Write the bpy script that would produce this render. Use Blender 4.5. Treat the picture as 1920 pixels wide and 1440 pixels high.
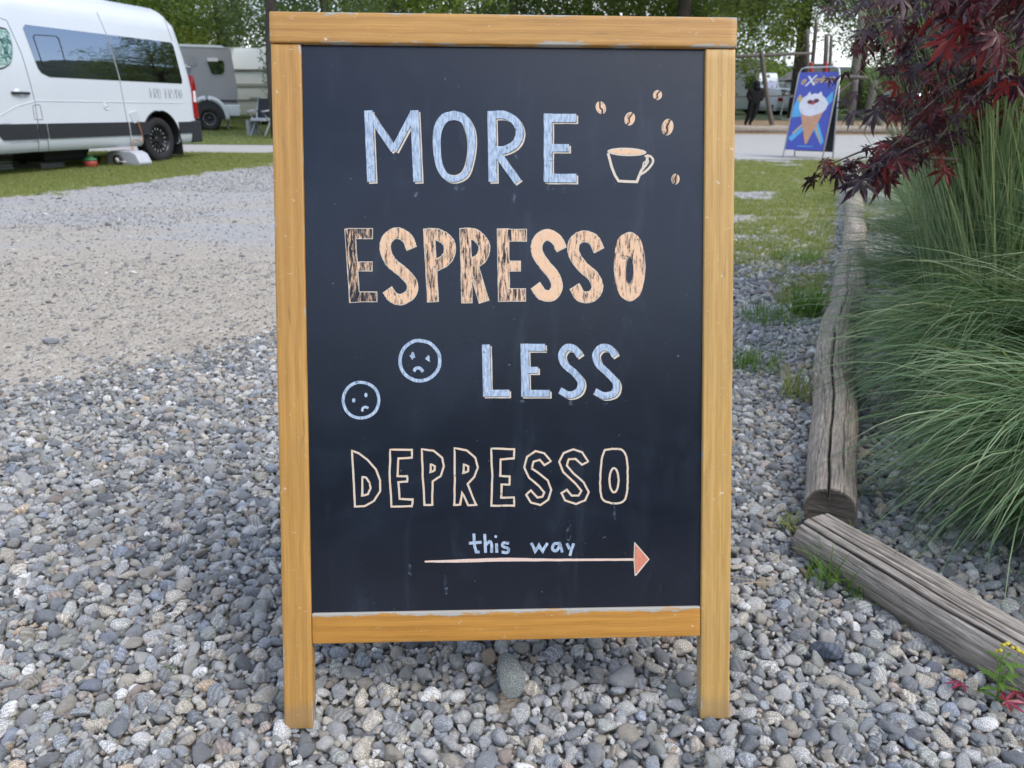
import bpy, bmesh, math, random
import numpy as np
from mathutils import Vector, Matrix, noise as mnoise
random.seed(7); rng = np.random.default_rng(7)
for o in list(bpy.data.objects): bpy.data.objects.remove(o)
SC = bpy.context.scene; COL = SC.collection
rad = math.radians

# ------------------------------------------------------------------ camera
CH, ROLL, PITCH, FPX = .909015, .00790541, .341946, 1443.
_fw = Vector((0, math.cos(PITCH), -math.sin(PITCH))); _up = Vector((0, math.sin(PITCH), math.cos(PITCH))); _rt = Vector((1, 0, 0))
CR = _rt*math.cos(ROLL)+_up*math.sin(ROLL); CU = -_rt*math.sin(ROLL)+_up*math.cos(ROLL); CF = _fw
cam = bpy.data.cameras.new('camera'); camo = bpy.data.objects.new('camera', cam); COL.objects.link(camo)
cam.sensor_width = 36; cam.lens = FPX/1920*36; cam.clip_start = .05; cam.clip_end = 3000
camo.matrix_world = Matrix(((CR.x, CU.x, -CF.x, 0), (CR.y, CU.y, -CF.y, 0), (CR.z, CU.z, -CF.z, CH), (0, 0, 0, 1)))
cam.dof.use_dof = True; cam.dof.focus_distance = 1.14; cam.dof.aperture_fstop = 9.5
SC.camera = camo

# ------------------------------------------------------------------ sky, sun, exposure
SUN_EL, SUN_AZ = rad(50), rad(122)       # azimuth measured from +Y towards +X: behind the camera, to its right
world = bpy.data.worlds.new('World'); SC.world = world; world.use_nodes = True
wn = world.node_tree; wn.nodes.clear()
def wnode(t, **k):
    n = wn.nodes.new(t)
    for a, b in k.items(): setattr(n, a, b)
    return n
sky = wnode('ShaderNodeTexSky', sky_type='NISHITA', sun_disc=False, sun_elevation=SUN_EL, sun_rotation=SUN_AZ, altitude=200, air_density=1.0, dust_density=1.5, ozone_density=1.5)
tc = wnode('ShaderNodeTexCoord'); sep = wnode('ShaderNodeSeparateXYZ'); wn.links.new(tc.outputs['Generated'], sep.inputs[0])
mp = wnode('ShaderNodeMapping'); mp.inputs['Scale'].default_value = (1.0, 1.0, 3.2); wn.links.new(tc.outputs['Generated'], mp.inputs[0])
cn = wnode('ShaderNodeTexNoise'); cn.inputs['Scale'].default_value = 1.7; cn.inputs['Detail'].default_value = 9; cn.inputs['Roughness'].default_value = .56; cn.inputs['Distortion'].default_value = .3
wn.links.new(mp.outputs[0], cn.inputs['Vector'])
cr = wnode('ShaderNodeValToRGB'); cr.color_ramp.elements[0].position = .44; cr.color_ramp.elements[1].position = .64; wn.links.new(cn.outputs['Fac'], cr.inputs[0])
cn2 = wnode('ShaderNodeTexNoise'); cn2.inputs['Scale'].default_value = 3.1; cn2.inputs['Detail'].default_value = 6; wn.links.new(mp.outputs[0], cn2.inputs['Vector'])
ccol = wnode('ShaderNodeValToRGB'); ccol.color_ramp.elements[0].position = .3; ccol.color_ramp.elements[0].color = (3.9, 4.9, 7.2, 1); ccol.color_ramp.elements[1].position = .7; ccol.color_ramp.elements[1].color = (11, 10.8, 10.6, 1)
wn.links.new(cn2.outputs['Fac'], ccol.inputs[0])
mx = wnode('ShaderNodeMixRGB'); wn.links.new(cr.outputs[0], mx.inputs[0]); wn.links.new(sky.outputs[0], mx.inputs[1]); wn.links.new(ccol.outputs[0], mx.inputs[2])
bg = wnode('ShaderNodeBackground'); bg.inputs['Strength'].default_value = .15; wn.links.new(mx.outputs[0], bg.inputs[0])
wo = wnode('ShaderNodeOutputWorld'); wn.links.new(bg.outputs[0], wo.inputs[0])
sun = bpy.data.lights.new('sun', 'SUN'); sun.energy = 1.15; sun.angle = rad(28); sun.color = (1, .93, .83)
suno = bpy.data.objects.new('sun', sun); COL.objects.link(suno)
sd = Vector((math.sin(SUN_AZ)*math.cos(SUN_EL), math.cos(SUN_AZ)*math.cos(SUN_EL), math.sin(SUN_EL)))
suno.rotation_euler = sd.to_track_quat('Z', 'Y').to_euler()
SC.view_settings.view_transform = 'Standard'; SC.view_settings.look = 'None'; SC.view_settings.exposure = 0.7; SC.view_settings.gamma = 1
SC.view_settings.use_curve_mapping = False
SC.render.engine = 'CYCLES'; SC.cycles.max_bounces = 8; SC.cycles.transparent_max_bounces = 16; SC.cycles.use_denoising = True

# ------------------------------------------------------------------ coordinates
def sstep(a, b, x):
    t = np.clip((x-a)/(b-a), 0, 1); return t*t*(3-2*t)
def gz(x, y):                       # height of the ground: flat near, a slow rise beyond 11 m
    d = np.maximum(np.asarray(y, float)-11, 0); z = .022*(np.sqrt(d*d+4)-2)
    return np.minimum(z, 1.05)
def ray(X, Y): return CR*((X-960)/FPX)-CU*((Y-720)/FPX)+CF
def at(X, Y, dz=0.):
    d = ray(X, Y); g = 0.
    for _ in range(40):
        t = (g+dz-CH)/d.z if d.z < -1e-4 else 60.
        t = min(max(t, .1), 90.)
        g = .5*g+.5*float(gz(d.x*t, d.y*t))
    return Vector((d.x*t, d.y*t, g+dz))
def pt(X, Y, depth): return Vector((0, 0, CH))+ray(X, Y)*depth
def depth_of(p): return (Vector(p)-Vector((0, 0, CH))).dot(CF)
def project(P):
    P = np.asarray(P, float)-np.array([0, 0, CH]); z = P@np.array(CF); z = np.where(z < .05, .05, z)
    return 960+FPX*(P@np.array(CR))/z, 720-FPX*(P@np.array(CU))/z, z

# ------------------------------------------------------------------ object helpers
def mesh_np(name, V, F, mat=None, smooth=False, uv=None, fattr=None):
    me = bpy.data.meshes.new(name); V = np.asarray(V, np.float32); F = np.asarray(F, np.int32)
    me.vertices.add(len(V)); me.vertices.foreach_set('co', V.ravel())
    k = F.shape[1]; me.loops.add(F.size); me.loops.foreach_set('vertex_index', F.ravel())
    me.polygons.add(len(F)); me.polygons.foreach_set('loop_start', np.arange(0, F.size, k, dtype=np.int32))
    me.update(calc_edges=True)
    if smooth: me.polygons.foreach_set('use_smooth', np.ones(len(F), bool))
    if fattr is not None:
        a = me.attributes.new('tint', 'FLOAT', 'FACE'); a.data.foreach_set('value', np.asarray(fattr, np.float32))
    if mat: me.materials.append(mat)
    return me
def link(name, me, parent=None, mat=None, loc=None, rot=None, scale=None):
    o = bpy.data.objects.new(name, me); COL.objects.link(o)
    if mat and me and not me.materials: me.materials.append(mat)
    if parent: o.parent = parent
    if loc is not None: o.location = loc
    if rot is not None: o.rotation_euler = rot
    if scale is not None: o.scale = scale
    return o
def tag(o, label=None, cat=None, group=None, kind=None):
    if label: o['label'] = label
    if cat: o['category'] = cat
    if group: o['group'] = group
    if kind: o['kind'] = kind
    return o
def empty(name, loc, rz=0, label=None, cat=None, group=None):
    o = bpy.data.objects.new(name, None); COL.objects.link(o); o.location = loc; o.rotation_euler = (0, 0, rz)
    o.empty_display_size = .1
    return tag(o, label, cat, group)
def bm_obj(name, bm, mat, parent=None, smooth=False, bevel=0, seg=2, **k):
    me = bpy.data.meshes.new(name)
    if bevel: bmesh.ops.bevel(bm, geom=bm.edges[:], offset=bevel, segments=seg, affect='EDGES', profile=.6, clamp_overlap=True)
    bmesh.ops.recalc_face_normals(bm, faces=bm.faces[:])
    bm.to_mesh(me); bm.free(); me.materials.append(mat)
    if smooth:
        me.polygons.foreach_set('use_smooth', np.ones(len(me.polygons), bool))
        if smooth != 'all': me.set_sharp_from_angle(angle=rad(40))
    return link(name, me, parent, **k)
def box(bm, a, b, M=None):
    a = Vector(a); b = Vector(b)
    vs = [bm.verts.new(Vector((x, y, z))) for x in (a.x, b.x) for y in (a.y, b.y) for z in (a.z, b.z)]
    for f in ((0, 1, 3, 2), (4, 6, 7, 5), (0, 4, 5, 1), (2, 3, 7, 6), (0, 2, 6, 4), (1, 5, 7, 3)): bm.faces.new([vs[i] for i in f])
    if M is not None:
        for v in vs: v.co = M@v.co
    return vs
def tube(bm, pts, r, n=10, cap=True):
    pts = [Vector(p) for p in pts]; rs = r if isinstance(r, (list, tuple)) else [r]*len(pts); rings = []
    ref = Vector((0, 0, 1)) if abs((pts[1]-pts[0]).normalized().z) < .9 else Vector((1, 0, 0))
    for i, p in enumerate(pts):
        t = (pts[min(i+1, len(pts)-1)]-pts[max(i-1, 0)]).normalized()
        a = t.cross(ref).normalized(); b = t.cross(a)
        rings.append([bm.verts.new(p+(a*math.cos(2*math.pi*k/n)+b*math.sin(2*math.pi*k/n))*rs[i]) for k in range(n)])
    for i in range(len(rings)-1):
        for k in range(n): bm.faces.new((rings[i][k], rings[i][(k+1) % n], rings[i+1][(k+1) % n], rings[i+1][k]))
    if cap: bm.faces.new(rings[0][::-1]); bm.faces.new(rings[-1])
def lathe(bm, prof, n=32, axis='y', cap=True):
    rings = []
    for (r, h) in prof:
        ring = []
        for k in range(n):
            c, s = math.cos(2*math.pi*k/n)*r, math.sin(2*math.pi*k/n)*r
            ring.append(bm.verts.new((c, h, s) if axis == 'y' else (c, s, h)))
        rings.append(ring)
    for i in range(len(rings)-1):
        for k in range(n): bm.faces.new((rings[i][k], rings[i][(k+1) % n], rings[i+1][(k+1) % n], rings[i+1][k]))
    for ring, rev in ((rings[0], True), (rings[-1], False)) if cap else ():
        if (ring[0].co-ring[n//2].co).length > 1e-4: bm.faces.new(ring[::-1] if rev else ring)
def extrude_poly(bm, poly, y0, y1):       # poly in (x, z), extruded along y
    a = [bm.verts.new((x, y0, z)) for x, z in poly]; b = [bm.verts.new((x, y1, z)) for x, z in poly]
    bm.faces.new(a); bm.faces.new(b[::-1]); n = len(poly)
    for i in range(n): bm.faces.new((a[i], b[i], b[(i+1) % n], a[(i+1) % n]))

# ------------------------------------------------------------------ material helpers
class NT:
    def __init__(s, name):
        s.m = bpy.data.materials.new(name); s.m.use_nodes = True; s.t = s.m.node_tree; s.t.nodes.clear()
        s.out = s.t.nodes.new('ShaderNodeOutputMaterial'); s.b = s.t.nodes.new('ShaderNodeBsdfPrincipled'); s.t.links.new(s.b.outputs[0], s.out.inputs[0])
    def n(s, typ, ins=None, **k):
        nd = s.t.nodes.new('ShaderNode'+typ)
        for a, b in k.items(): setattr(nd, a, b)
        for a, b in (ins or {}).items(): s.set(nd.inputs[a], b)
        return nd
    def set(s, sock, v):
        if isinstance(v, bpy.types.NodeSocket): s.t.links.new(v, sock)
        elif isinstance(v, bpy.types.Node): s.t.links.new(v.outputs[0], sock)
        elif isinstance(v, (tuple, list)) and sock.type == 'RGBA' and len(v) == 3: sock.default_value = (*v, 1)
        elif isinstance(v, (int, float)) and sock.type == 'RGBA': sock.default_value = (v, v, v, 1)
        elif isinstance(v, (int, float)) and sock.type == 'VECTOR': sock.default_value = (v, v, v)
        else: sock.default_value = v
    def P(s, **k):
        for a, b in k.items(): s.set(s.b.inputs[a.replace('_', ' ')], b)
    def noise(s, scale, detail=4, vec=None, rough=.55, dist=0, dim='3D', out='Fac'):
        nd = s.n('TexNoise', {'Scale': scale, 'Detail': detail, 'Roughness': rough, 'Distortion': dist})
        if vec is not None: s.set(nd.inputs['Vector'], vec)
        return nd.outputs[out]
    def ramp(s, fac, *stops, interp='LINEAR'):
        nd = s.n('ValToRGB', {'Fac': fac}); r = nd.color_ramp; r.interpolation = interp
        while len(r.elements) < len(stops): r.elements.new(.5)
        for e, (p, c) in zip(r.elements, stops):
            e.position = p; e.color = (c, c, c, 1) if isinstance(c, (int, float)) else (*c, 1)
        return nd.outputs[0]
    def mix(s, fac, a, b, blend='MIX'):
        nd = s.n('MixRGB', blend_type=blend); s.set(nd.inputs[0], fac); s.set(nd.inputs[1], a); s.set(nd.inputs[2], b); return nd.outputs[0]
    def math(s, op, a, b=0., c=None):
        nd = s.n('Math', operation=op); s.set(nd.inputs[0], a); s.set(nd.inputs[1], b)
        if c is not None: s.set(nd.inputs[2], c)
        return nd.outputs[0]
    def obj(s): return s.n('TexCoord').outputs['Object']
    def map(s, vec, scale=(1, 1, 1), rot=(0, 0, 0), loc=(0, 0, 0)):
        return s.n('Mapping', {'Vector': vec, 'Scale': scale, 'Rotation': rot, 'Location': loc}).outputs[0]
    def bump(s, h, strength=.3, dist=.01, normal=None):
        nd = s.n('Bump', {'Height': h, 'Strength': strength, 'Distance': dist})
        if normal is not None: s.set(nd.inputs['Normal'], normal)
        s.set(s.b.inputs['Normal'], nd.outputs[0]); return nd.outputs[0]
def simple(name, col, rough=.5, metal=0, var=.12, scale=6, bump=0, coat=0, spec=.5):
    N = NT(name); v = N.obj(); f = N.noise(scale, 5, v)
    c = N.mix(f, tuple(x*(1-var) for x in col), tuple(min(1, x*(1+var)) for x in col))
    N.P(Base_Color=c, Roughness=N.ramp(N.noise(scale*2.3, 4, v), (.3, max(0, rough-.07)), (.7, min(1, rough+.07))), Metallic=metal)
    N.set(N.b.inputs['Coat Weight'], coat); N.set(N.b.inputs['Specular IOR Level'], spec)
    if bump: N.bump(N.noise(scale*8, 5, v), bump, .004)
    return N.m

# ------------------------------------------------------------------ stone materials
def stone_mat(name, palette=None, fixed=None, size=1.):
    N = NT(name); v = N.obj(); rnd = N.n('ObjectInfo').outputs['Random']
    wn_ = N.n('TexWhiteNoise', {'W': N.math('MULTIPLY', rnd, 913.7)}, noise_dimensions='1D'); col = wn_.outputs['Color']
    sp = N.n('SeparateColor', {0: col}); r1, r2, r3 = sp.outputs[0], sp.outputs[1], sp.outputs[2]
    off = N.n('VectorMath', {0: col, 1: (60, 60, 60)}, operation='MULTIPLY').outputs[0]
    vv = N.n('VectorMath', {0: v, 1: off}, operation='ADD').outputs[0]
    if fixed is None:
        base = N.ramp(r1, *palette, interp='CONSTANT')
    else: base = fixed
    base = N.mix(.75, base, N.ramp(r2, (0, .62), (.5, 1.1), (1, 1.55)), 'MULTIPLY')
    big = N.noise(1.6*size, 4, vv, .6)
    base = N.mix(.5, base, N.ramp(big, (.3, .72), (.7, 1.28)), 'MULTIPLY')
    # banding on some stones
    band = N.n('TexWave', {'Vector': vv, 'Scale': .75*size, 'Distortion': 9., 'Detail': 4., 'Detail Scale': .9, 'Detail Roughness': .7}).outputs['Fac']
    bm_ = N.math('MULTIPLY', N.ramp(r3, (.62, 0), (.7, .3)), 1.)
    base = N.mix(bm_, base, N.ramp(band, (.35, .5), (.75, 1.7)), 'MULTIPLY')
    # mineral speckle
    spk = N.noise(11*size, 3, vv, .7)
    spm = N.ramp(r2, (.3, .18), (.7, .62))
    base = N.mix(spm, base, N.ramp(spk, (.38, .30), (.5, 1.), (.62, 1.9)), 'MULTIPLY')
    N.P(Base_Color=base, Roughness=N.ramp(r3, (0, .55), (1, .85)))
    N.set(N.b.inputs['Specular IOR Level'], .35)
    N.bump(N.noise(9*size, 6, vv, .7), .6, .06)
    return N.m
PAL = ((0, (.22, .235, .25)), (.05, (.34, .35, .36)), (.20, (.45, .45, .445)), (.36, (.35, .375, .40)), (.46, (.57, .565, .54)), (.60, (.43, .44, .41)),
       (.71, (.53, .49, .42)), (.86, (.74, .735, .71)), (.93, (.47, .40, .355)), (.965, (.33, .36, .42)), (.985, (.56, .45, .34)))
M_stone = stone_mat('river_pebble', PAL)
PAL2 = ((0, (.26, .26, .26)), (.05, (.33, .325, .32)), (.35, (.40, .385, .35)), (.6, (.50, .47, .41)), (.78, (.24, .26, .30)), (.92, (.66, .64, .6)))
M_grit = stone_mat('crushed_grit', PAL2)

def pebble_mesh(name, mat, sub=3, seed=0, p=None):
    r = np.random.default_rng(seed)
    bm = bmesh.new(); bmesh.ops.create_icosphere(bm, subdivisions=sub, radius=1); k = 0
    D = np.array([v.co[:] for v in bm.verts]); D /= np.linalg.norm(D, axis=1)[:, None]
    k = r.integers(8, 15); Nn = r.normal(size=(k, 3)); Nn /= np.linalg.norm(Nn, axis=1)[:, None]
    h = r.uniform(.56, 1.06, k); pw = p or r.choice([6, 9, 12, 16, 24, 34])
    c = np.maximum(D@Nn.T, 0)/h; base = (np.abs(D)**2.2).sum(1)
    R = ((c**pw).sum(1)+(.93**pw)*np.ones(len(D))*.35)**(-1/pw)
    ph = r.uniform(0, 6, 3); R *= 1+.04*np.sin(D[:, 0]*3.1+ph[0])*np.cos(D[:, 1]*2.7+ph[1])+.02*np.sin(D[:, 2]*6+ph[2])
    V = D*R[:, None]; V *= np.array([1, r.uniform(.58, .9), r.uniform(.42, .68)])
    V /= np.abs(V[:, 0]).max()
    for v, q in zip(bm.verts, V): v.co = q
    me = bpy.data.meshes.new(name); bm.to_mesh(me); bm.free(); me.materials.append(mat)
    me.polygons.foreach_set('use_smooth', np.ones(len(me.polygons), bool)); return me
PEB = [pebble_mesh('pebble_shape', M_stone, 3, 100+i) for i in range(34)]
GRIT = [pebble_mesh('grit_shape', M_grit, 1, 300+i, 12) for i in range(8)]

def library(name, meshes):
    c = bpy.data.collections.new(name)
    for i, me in enumerate(meshes):
        o = bpy.data.objects.new('%s_%02d' % (name, i), me); c.objects.link(o)
    return c
def scatter(name, P, rot, scl, idx, coll, parent=None):
    me = bpy.data.meshes.new(name); P = np.asarray(P, np.float32); n = len(P)
    me.vertices.add(n); me.vertices.foreach_set('co', P.ravel())
    for nm, typ, dat in (('rot', 'FLOAT_VECTOR', rot), ('scl', 'FLOAT_VECTOR', scl)):
        a = me.attributes.new(nm, typ, 'POINT'); a.data.foreach_set('vector', np.asarray(dat, np.float32).ravel())
    a = me.attributes.new('idx', 'INT', 'POINT'); a.data.foreach_set('value', np.asarray(idx, np.int32))
    g = bpy.data.node_groups.new(name, 'GeometryNodeTree')
    g.interface.new_socket(name='Geometry', in_out='INPUT', socket_type='NodeSocketGeometry'); g.interface.new_socket(name='Geometry', in_out='OUTPUT', socket_type='NodeSocketGeometry')
    N = g.nodes.new; gi = N('NodeGroupInput'); go = N('NodeGroupOutput'); ip = N('GeometryNodeInstanceOnPoints'); ci = N('GeometryNodeCollectionInfo')
    ci.inputs['Collection'].default_value = coll; ci.inputs['Separate Children'].default_value = True; ci.inputs['Reset Children'].default_value = True
    def attr(nm, t):
        a = N('GeometryNodeInputNamedAttribute'); a.data_type = t; a.inputs['Name'].default_value = nm; return [s for s in a.outputs if s.enabled and s.name == 'Attribute'][0]
    e2r = N('FunctionNodeEulerToRotation'); L = g.links.new
    L(attr('rot', 'FLOAT_VECTOR'), e2r.inputs[0]); L(gi.outputs[0], ip.inputs['Points']); L(ci.outputs[0], ip.inputs['Instance'])
    ip.inputs['Pick Instance'].default_value = True; L(attr('idx', 'INT'), ip.inputs['Instance Index']); L(e2r.outputs[0], ip.inputs['Rotation']); L(attr('scl', 'FLOAT_VECTOR'), ip.inputs['Scale'])
    L(ip.outputs[0], go.inputs[0])
    o = link(name, me, parent); m = o.modifiers.new('scatter', 'NODES'); m.node_group = g
    tag(o, kind='stuff'); return o

# ------------------------------------------------------------------ ground
def vnoise(x, y, s, seed=0):
    x = np.asarray(x)*s+seed*17.3; y = np.asarray(y)*s-seed*9.1
    xi = np.floor(x); yi = np.floor(y); fx = x-xi; fy = y-yi; fx = fx*fx*(3-2*fx); fy = fy*fy*(3-2*fy)
    def h(a, b): v = np.sin(a*127.1+b*311.7+seed*13.7)*43758.5453; return v-np.floor(v)
    return (h(xi, yi)*(1-fx)+h(xi+1, yi)*fx)*(1-fy)+(h(xi, yi+1)*(1-fx)+h(xi+1, yi+1)*fx)*fy
def bedf(x, y):          # 1 inside the loose river-pebble bed, 0 on the beaten track
    x = np.asarray(x, float); y = np.asarray(y, float)
    edge = 2.62+.75*(x+1.)+.35*(vnoise(x, y, 1.3, 3)-.5)          # far edge on the left
    left = sstep(.75, -.35, y-edge+.5*(vnoise(x, y, 6, 9)-.5))
    right = sstep(-.5, .1, x-.02*y)*sstep(7.6, 5.2, y+.8*(vnoise(x, y, 1.1, 5)-.5))
    return np.maximum(left, right)
def sheetz(x, y): return gz(x, y)-.020*sstep(.1, .7, bedf(x, y))
xs = np.concatenate([np.linspace(-400, -30, 14), np.linspace(-28, 28, 150), np.linspace(30, 400, 14)])
ys = np.concatenate([np.linspace(-400, -8, 12), np.linspace(-6, 30, 160), np.linspace(31, 70, 40), np.linspace(80, 700, 14)])
XX, YY = np.meshgrid(xs, ys); ZZ = sheetz(XX, YY)
V = np.stack([XX.ravel(), YY.ravel(), ZZ.ravel()], 1); nx = len(xs); ii, jj = np.meshgrid(np.arange(len(ys)-1), np.arange(nx-1), indexing='ij'); q = (ii*nx+jj).ravel()
F = np.stack([q, q+1, q+nx+1, q+nx], 1)
N = NT('track_gravel'); v = N.obj()
mac = N.noise(.55, 5, v, .6, .6)
sand = N.ramp(N.noise(7, 6, v), (.3, (.35, .285, .195)), (.7, (.51, .43, .31)))
grey = N.ramp(N.noise(55, 4, v, .7), (.3, (.21, .215, .22)), (.5, (.35, .355, .36)), (.7, (.54, .535, .52)))
fine = N.n('TexVoronoi', {'Vector': v, 'Scale': 95.}); fine2 = N.n('TexVoronoi', {'Vector': v, 'Scale': 38.})
grit = N.ramp(fine.outputs['Color'], (.15, (.20, .21, .23)), (.5, (.38, .375, .365)), (.85, (.60, .585, .55)))
bands = N.noise(1., 5, N.map(v, (.35, 1.3, 1), rot=(0, 0, rad(-22))), .6, .8)
sy0 = N.n('SeparateXYZ', {0: v}); nearf = N.n('MapRange', {'Value': sy0.outputs['Y'], 'From Min': 3.2, 'From Max': 6.0, 'To Min': .20, 'To Max': .0}).outputs[0]
base = N.mix(N.ramp(N.math('SUBTRACT', bands, nearf), (.42, 0), (.56, 1)), sand, grey)
base = N.mix(.42, base, grit)
sy = N.n('SeparateXYZ', {0: v})
far = N.n('MapRange', {'Value': sy.outputs['Y'], 'From Min': 4.5, 'From Max': 8.5}).outputs[0]
base = N.mix(N.math('MULTIPLY', far, .8), base, N.mix(.5, grey, N.ramp(N.noise(1.2, 4, v), (.35, (.43, .405, .36)), (.65, (.35, .355, .36)))))
N.P(Base_Color=base, Roughness=.9)
b1 = N.n('Bump', {'Height': N.noise(40, 6, v, .7), 'Strength': .7, 'Distance': .012}); N.bump(fine.outputs['Distance'], .55, .008, b1.outputs[0])
M_track = N.m
ground = link('ground', mesh_np('ground', V, F, M_track, True)); tag(ground, kind='structure')

# pebble packing -------------------------------------------------------------
def pack(x0, x1, y0, y1, amin, amax, per, keep, overlap, seed, power=2.2):
    r = np.random.default_rng(seed); n = int((x1-x0)*(y1-y0)*per)
    a = amin+(amax-amin)*r.random(n)**power; a = np.sort(a)[::-1]
    x = r.uniform(x0, x1, n); y = r.uniform(y0, y1, n)
    k = keep(x, y) > r.random(n); x, y, a = x[k], y[k], a[k]
    cell = .02; grid = {}; out = []
    for i in range(len(x)):
        xi, yi, ai = x[i], y[i], a[i]; R = (ai+amax)*overlap; c0 = int((xi-R)//cell); c1 = int((xi+R)//cell); d0 = int((yi-R)//cell); d1 = int((yi+R)//cell); ok = True
        for cx in range(c0, c1+1):
            for cy in range(d0, d1+1):
                for j in grid.get((cx, cy), ()):
                    if (x[j]-xi)**2+(y[j]-yi)**2 < ((a[j]+ai)*overlap)**2: ok = False; break
                if not ok: break
            if not ok: break
        if ok: grid.setdefault((int(xi//cell), int(yi//cell)), []).append(i); out.append(i)
    return x[out], y[out], a[out]
# special stones kept clear of the scatter: (pixel x, pixel y, half length, clear radius)
SPECIAL = [(955, 1308), (1166, 1276), (98, 644), (1543, 1222)]
SPW = [at(*s) for s in SPECIAL]
def clearf(x, y):
    k = np.ones_like(x)
    for p, r in zip(SPW, (.026, .020, .03, .024)): k *= ((x-p.x)**2+((y-p.y)*.75)**2 > r*r)
    return k
def inview(x, y, m=.25):     # only where a camera near the photograph's could see
    return (np.abs(x) < .70*(y*.94+.30)+m+.1)*1.
def keep_near(x, y): return bedf(x, y)*inview(x, y)*clearf(x, y)
TX, TY, TA = [], [], []; layers = []
for (yy0, yy1, am, aM, pr) in ((.55, 2.0, .0052, .0195, 32000), (2.0, 3.6, .0058, .0190, 21000), (3.6, 7.6, .0095, .024, 5200)):
    hx = .7*(yy1*.94+.3)+.35
    layers.append((0,)+pack(-hx, hx, yy0, yy1, am, aM, pr*1.15, keep_near, .785, int(yy0*100)+1, 3.2))
    layers.append((1,)+pack(-hx, hx, yy0, yy1, am*.85, aM*.75, pr*.8, keep_near, .78, int(yy0*100)+2, 2.0))
    if yy0 < 3: layers.append((2,)+pack(-hx, hx, yy0, yy1, .0045, .010, pr*.5, keep_near, .8, int(yy0*100)+3, 1.5))
P, Rr, S, top = [], [], [], []
for (ly, x, y, a) in layers:
    n = len(x); z = gz(x, y)+{0: -.0035, 1: -.0125, 2: -.0065}[ly]+rng.normal(0, {0: .0026, 1: .002, 2: .003}[ly], n)
    P.append(np.stack([x, y, z], 1)); tl = {0: .42, 1: .4, 2: .6}[ly]
    Rr.append(np.stack([rng.normal(0, tl, n), rng.normal(0, tl*.8, n), rng.uniform(0, 6.283, n)], 1))
    S.append(np.stack([a*rng.uniform(.85, 1.25, n), a*rng.uniform(.85, 1.2, n), a*rng.uniform(.9, 1.35, n)], 1)); top.append(np.full(n, ly == 0))
P = np.concatenate(P); Rr = np.concatenate(Rr); S = np.concatenate(S); top = np.concatenate(top); idx = rng.integers(0, len(PEB), len(P))
px, py, pz = project(P); vis = (px > 5) & (px < 1915) & (py > 60) & (py < 1436) & top & (P[:, 1] < 2.2)
behind = (px > 510) & (px < 1385) & (py < 1200)
score = np.where(vis & ~behind, S[:, 0]/pz, 0); order = np.argsort(-score)[:298]; sel = np.zeros(len(P), bool); sel[order] = True
print('pebbles', len(P))
bed = link('gravel_bed', None); tag(bed, kind='structure')
for i in np.nonzero(sel)[0]:
    o = bpy.data.objects.new('pebble', PEB[idx[i]]); COL.objects.link(o); o.location = P[i]; o.rotation_euler = Rr[i]; o.scale = S[i]; o.parent = bed
lib_p = library('pebble_kind', PEB); lib_g = library('grit_kind', GRIT)
scatter('loose_pebbles', P[~sel], Rr[~sel], S[~sel], idx[~sel], lib_p, bed)
# loose small stones on the beaten track and in the thin grass
def keep_track(x, y):
    d = 1-bedf(x, y); left = (x < .2)
    lane = .35+.65*(vnoise(x, y, .7, 8) > .5)
    return d*inview(x, y, .4)*np.where(left, lane, .55)
n = 190000; y = 1.6+13*rng.random(n)**.85; x = rng.uniform(-1, 1, n)*(.7*(y*.94+.3)+.4); k = keep_track(x, y) > rng.random(n); x, y = x[k], y[k]; n = len(x)
a = (.0024+.0065*rng.random(n)**3)*(1+y*.10)
big = rng.random(n) > .97; a[big] *= 2.
scatter('loose_grit', np.stack([x, y, gz(x, y)+a*.1], 1), np.stack([rng.normal(0, .4, n), rng.normal(0, .4, n), rng.uniform(0, 6.28, n)], 1), np.stack([a, a*rng.uniform(.7, 1.1, n), a*rng.uniform(.6, 1, n)], 1), rng.integers(0, 8, n), lib_g, ground)
# single stones that stand out
def stone(i, sc, rz, tilt, seed, col, label, dz=0, p=3.2, sz=1.):
    m = stone_mat('stone_'+str(i), fixed=col, size=sz); me = pebble_mesh('stone', m, 4, seed, p)
    V = np.empty(len(me.vertices)*3, np.float32); me.vertices.foreach_get('co', V); V = V.reshape(-1, 3); V = V/np.abs(V).max(0); V *= sc; me.vertices.foreach_set('co', V.ravel())
    o = link('stone', me, loc=SPW[i]+Vector((0, 0, dz)), rot=(tilt, 0, rz)); tag(o, label, 'stone')
    m.node_tree  # object coordinates are in metres here
    return o
stone(0, (.025, .058, .022), rad(6), .5, 5, (.25, .27, .255), 'large smooth egg-shaped grey stone standing out of the gravel below the chalkboard', .024, 3.0, 45)
stone(1, (.027, .024, .02), .3, .2, 14, (.50, .51, .53), 'pale lumpy stone on the gravel right of the egg-shaped stone', .008, 9, 45)
stone(2, (.038, .022, .018), .2, 0, 23, (.40, .42, .45), 'lone light grey stone lying on the sandy track left of the board', .008, 5, 35)
stone(3, (.032, .017, .016), -.5, .1, 33, (.20, .235, .30), 'blue-grey block-shaped stone on gravel near the split timber', .008, 14, 45)

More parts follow.
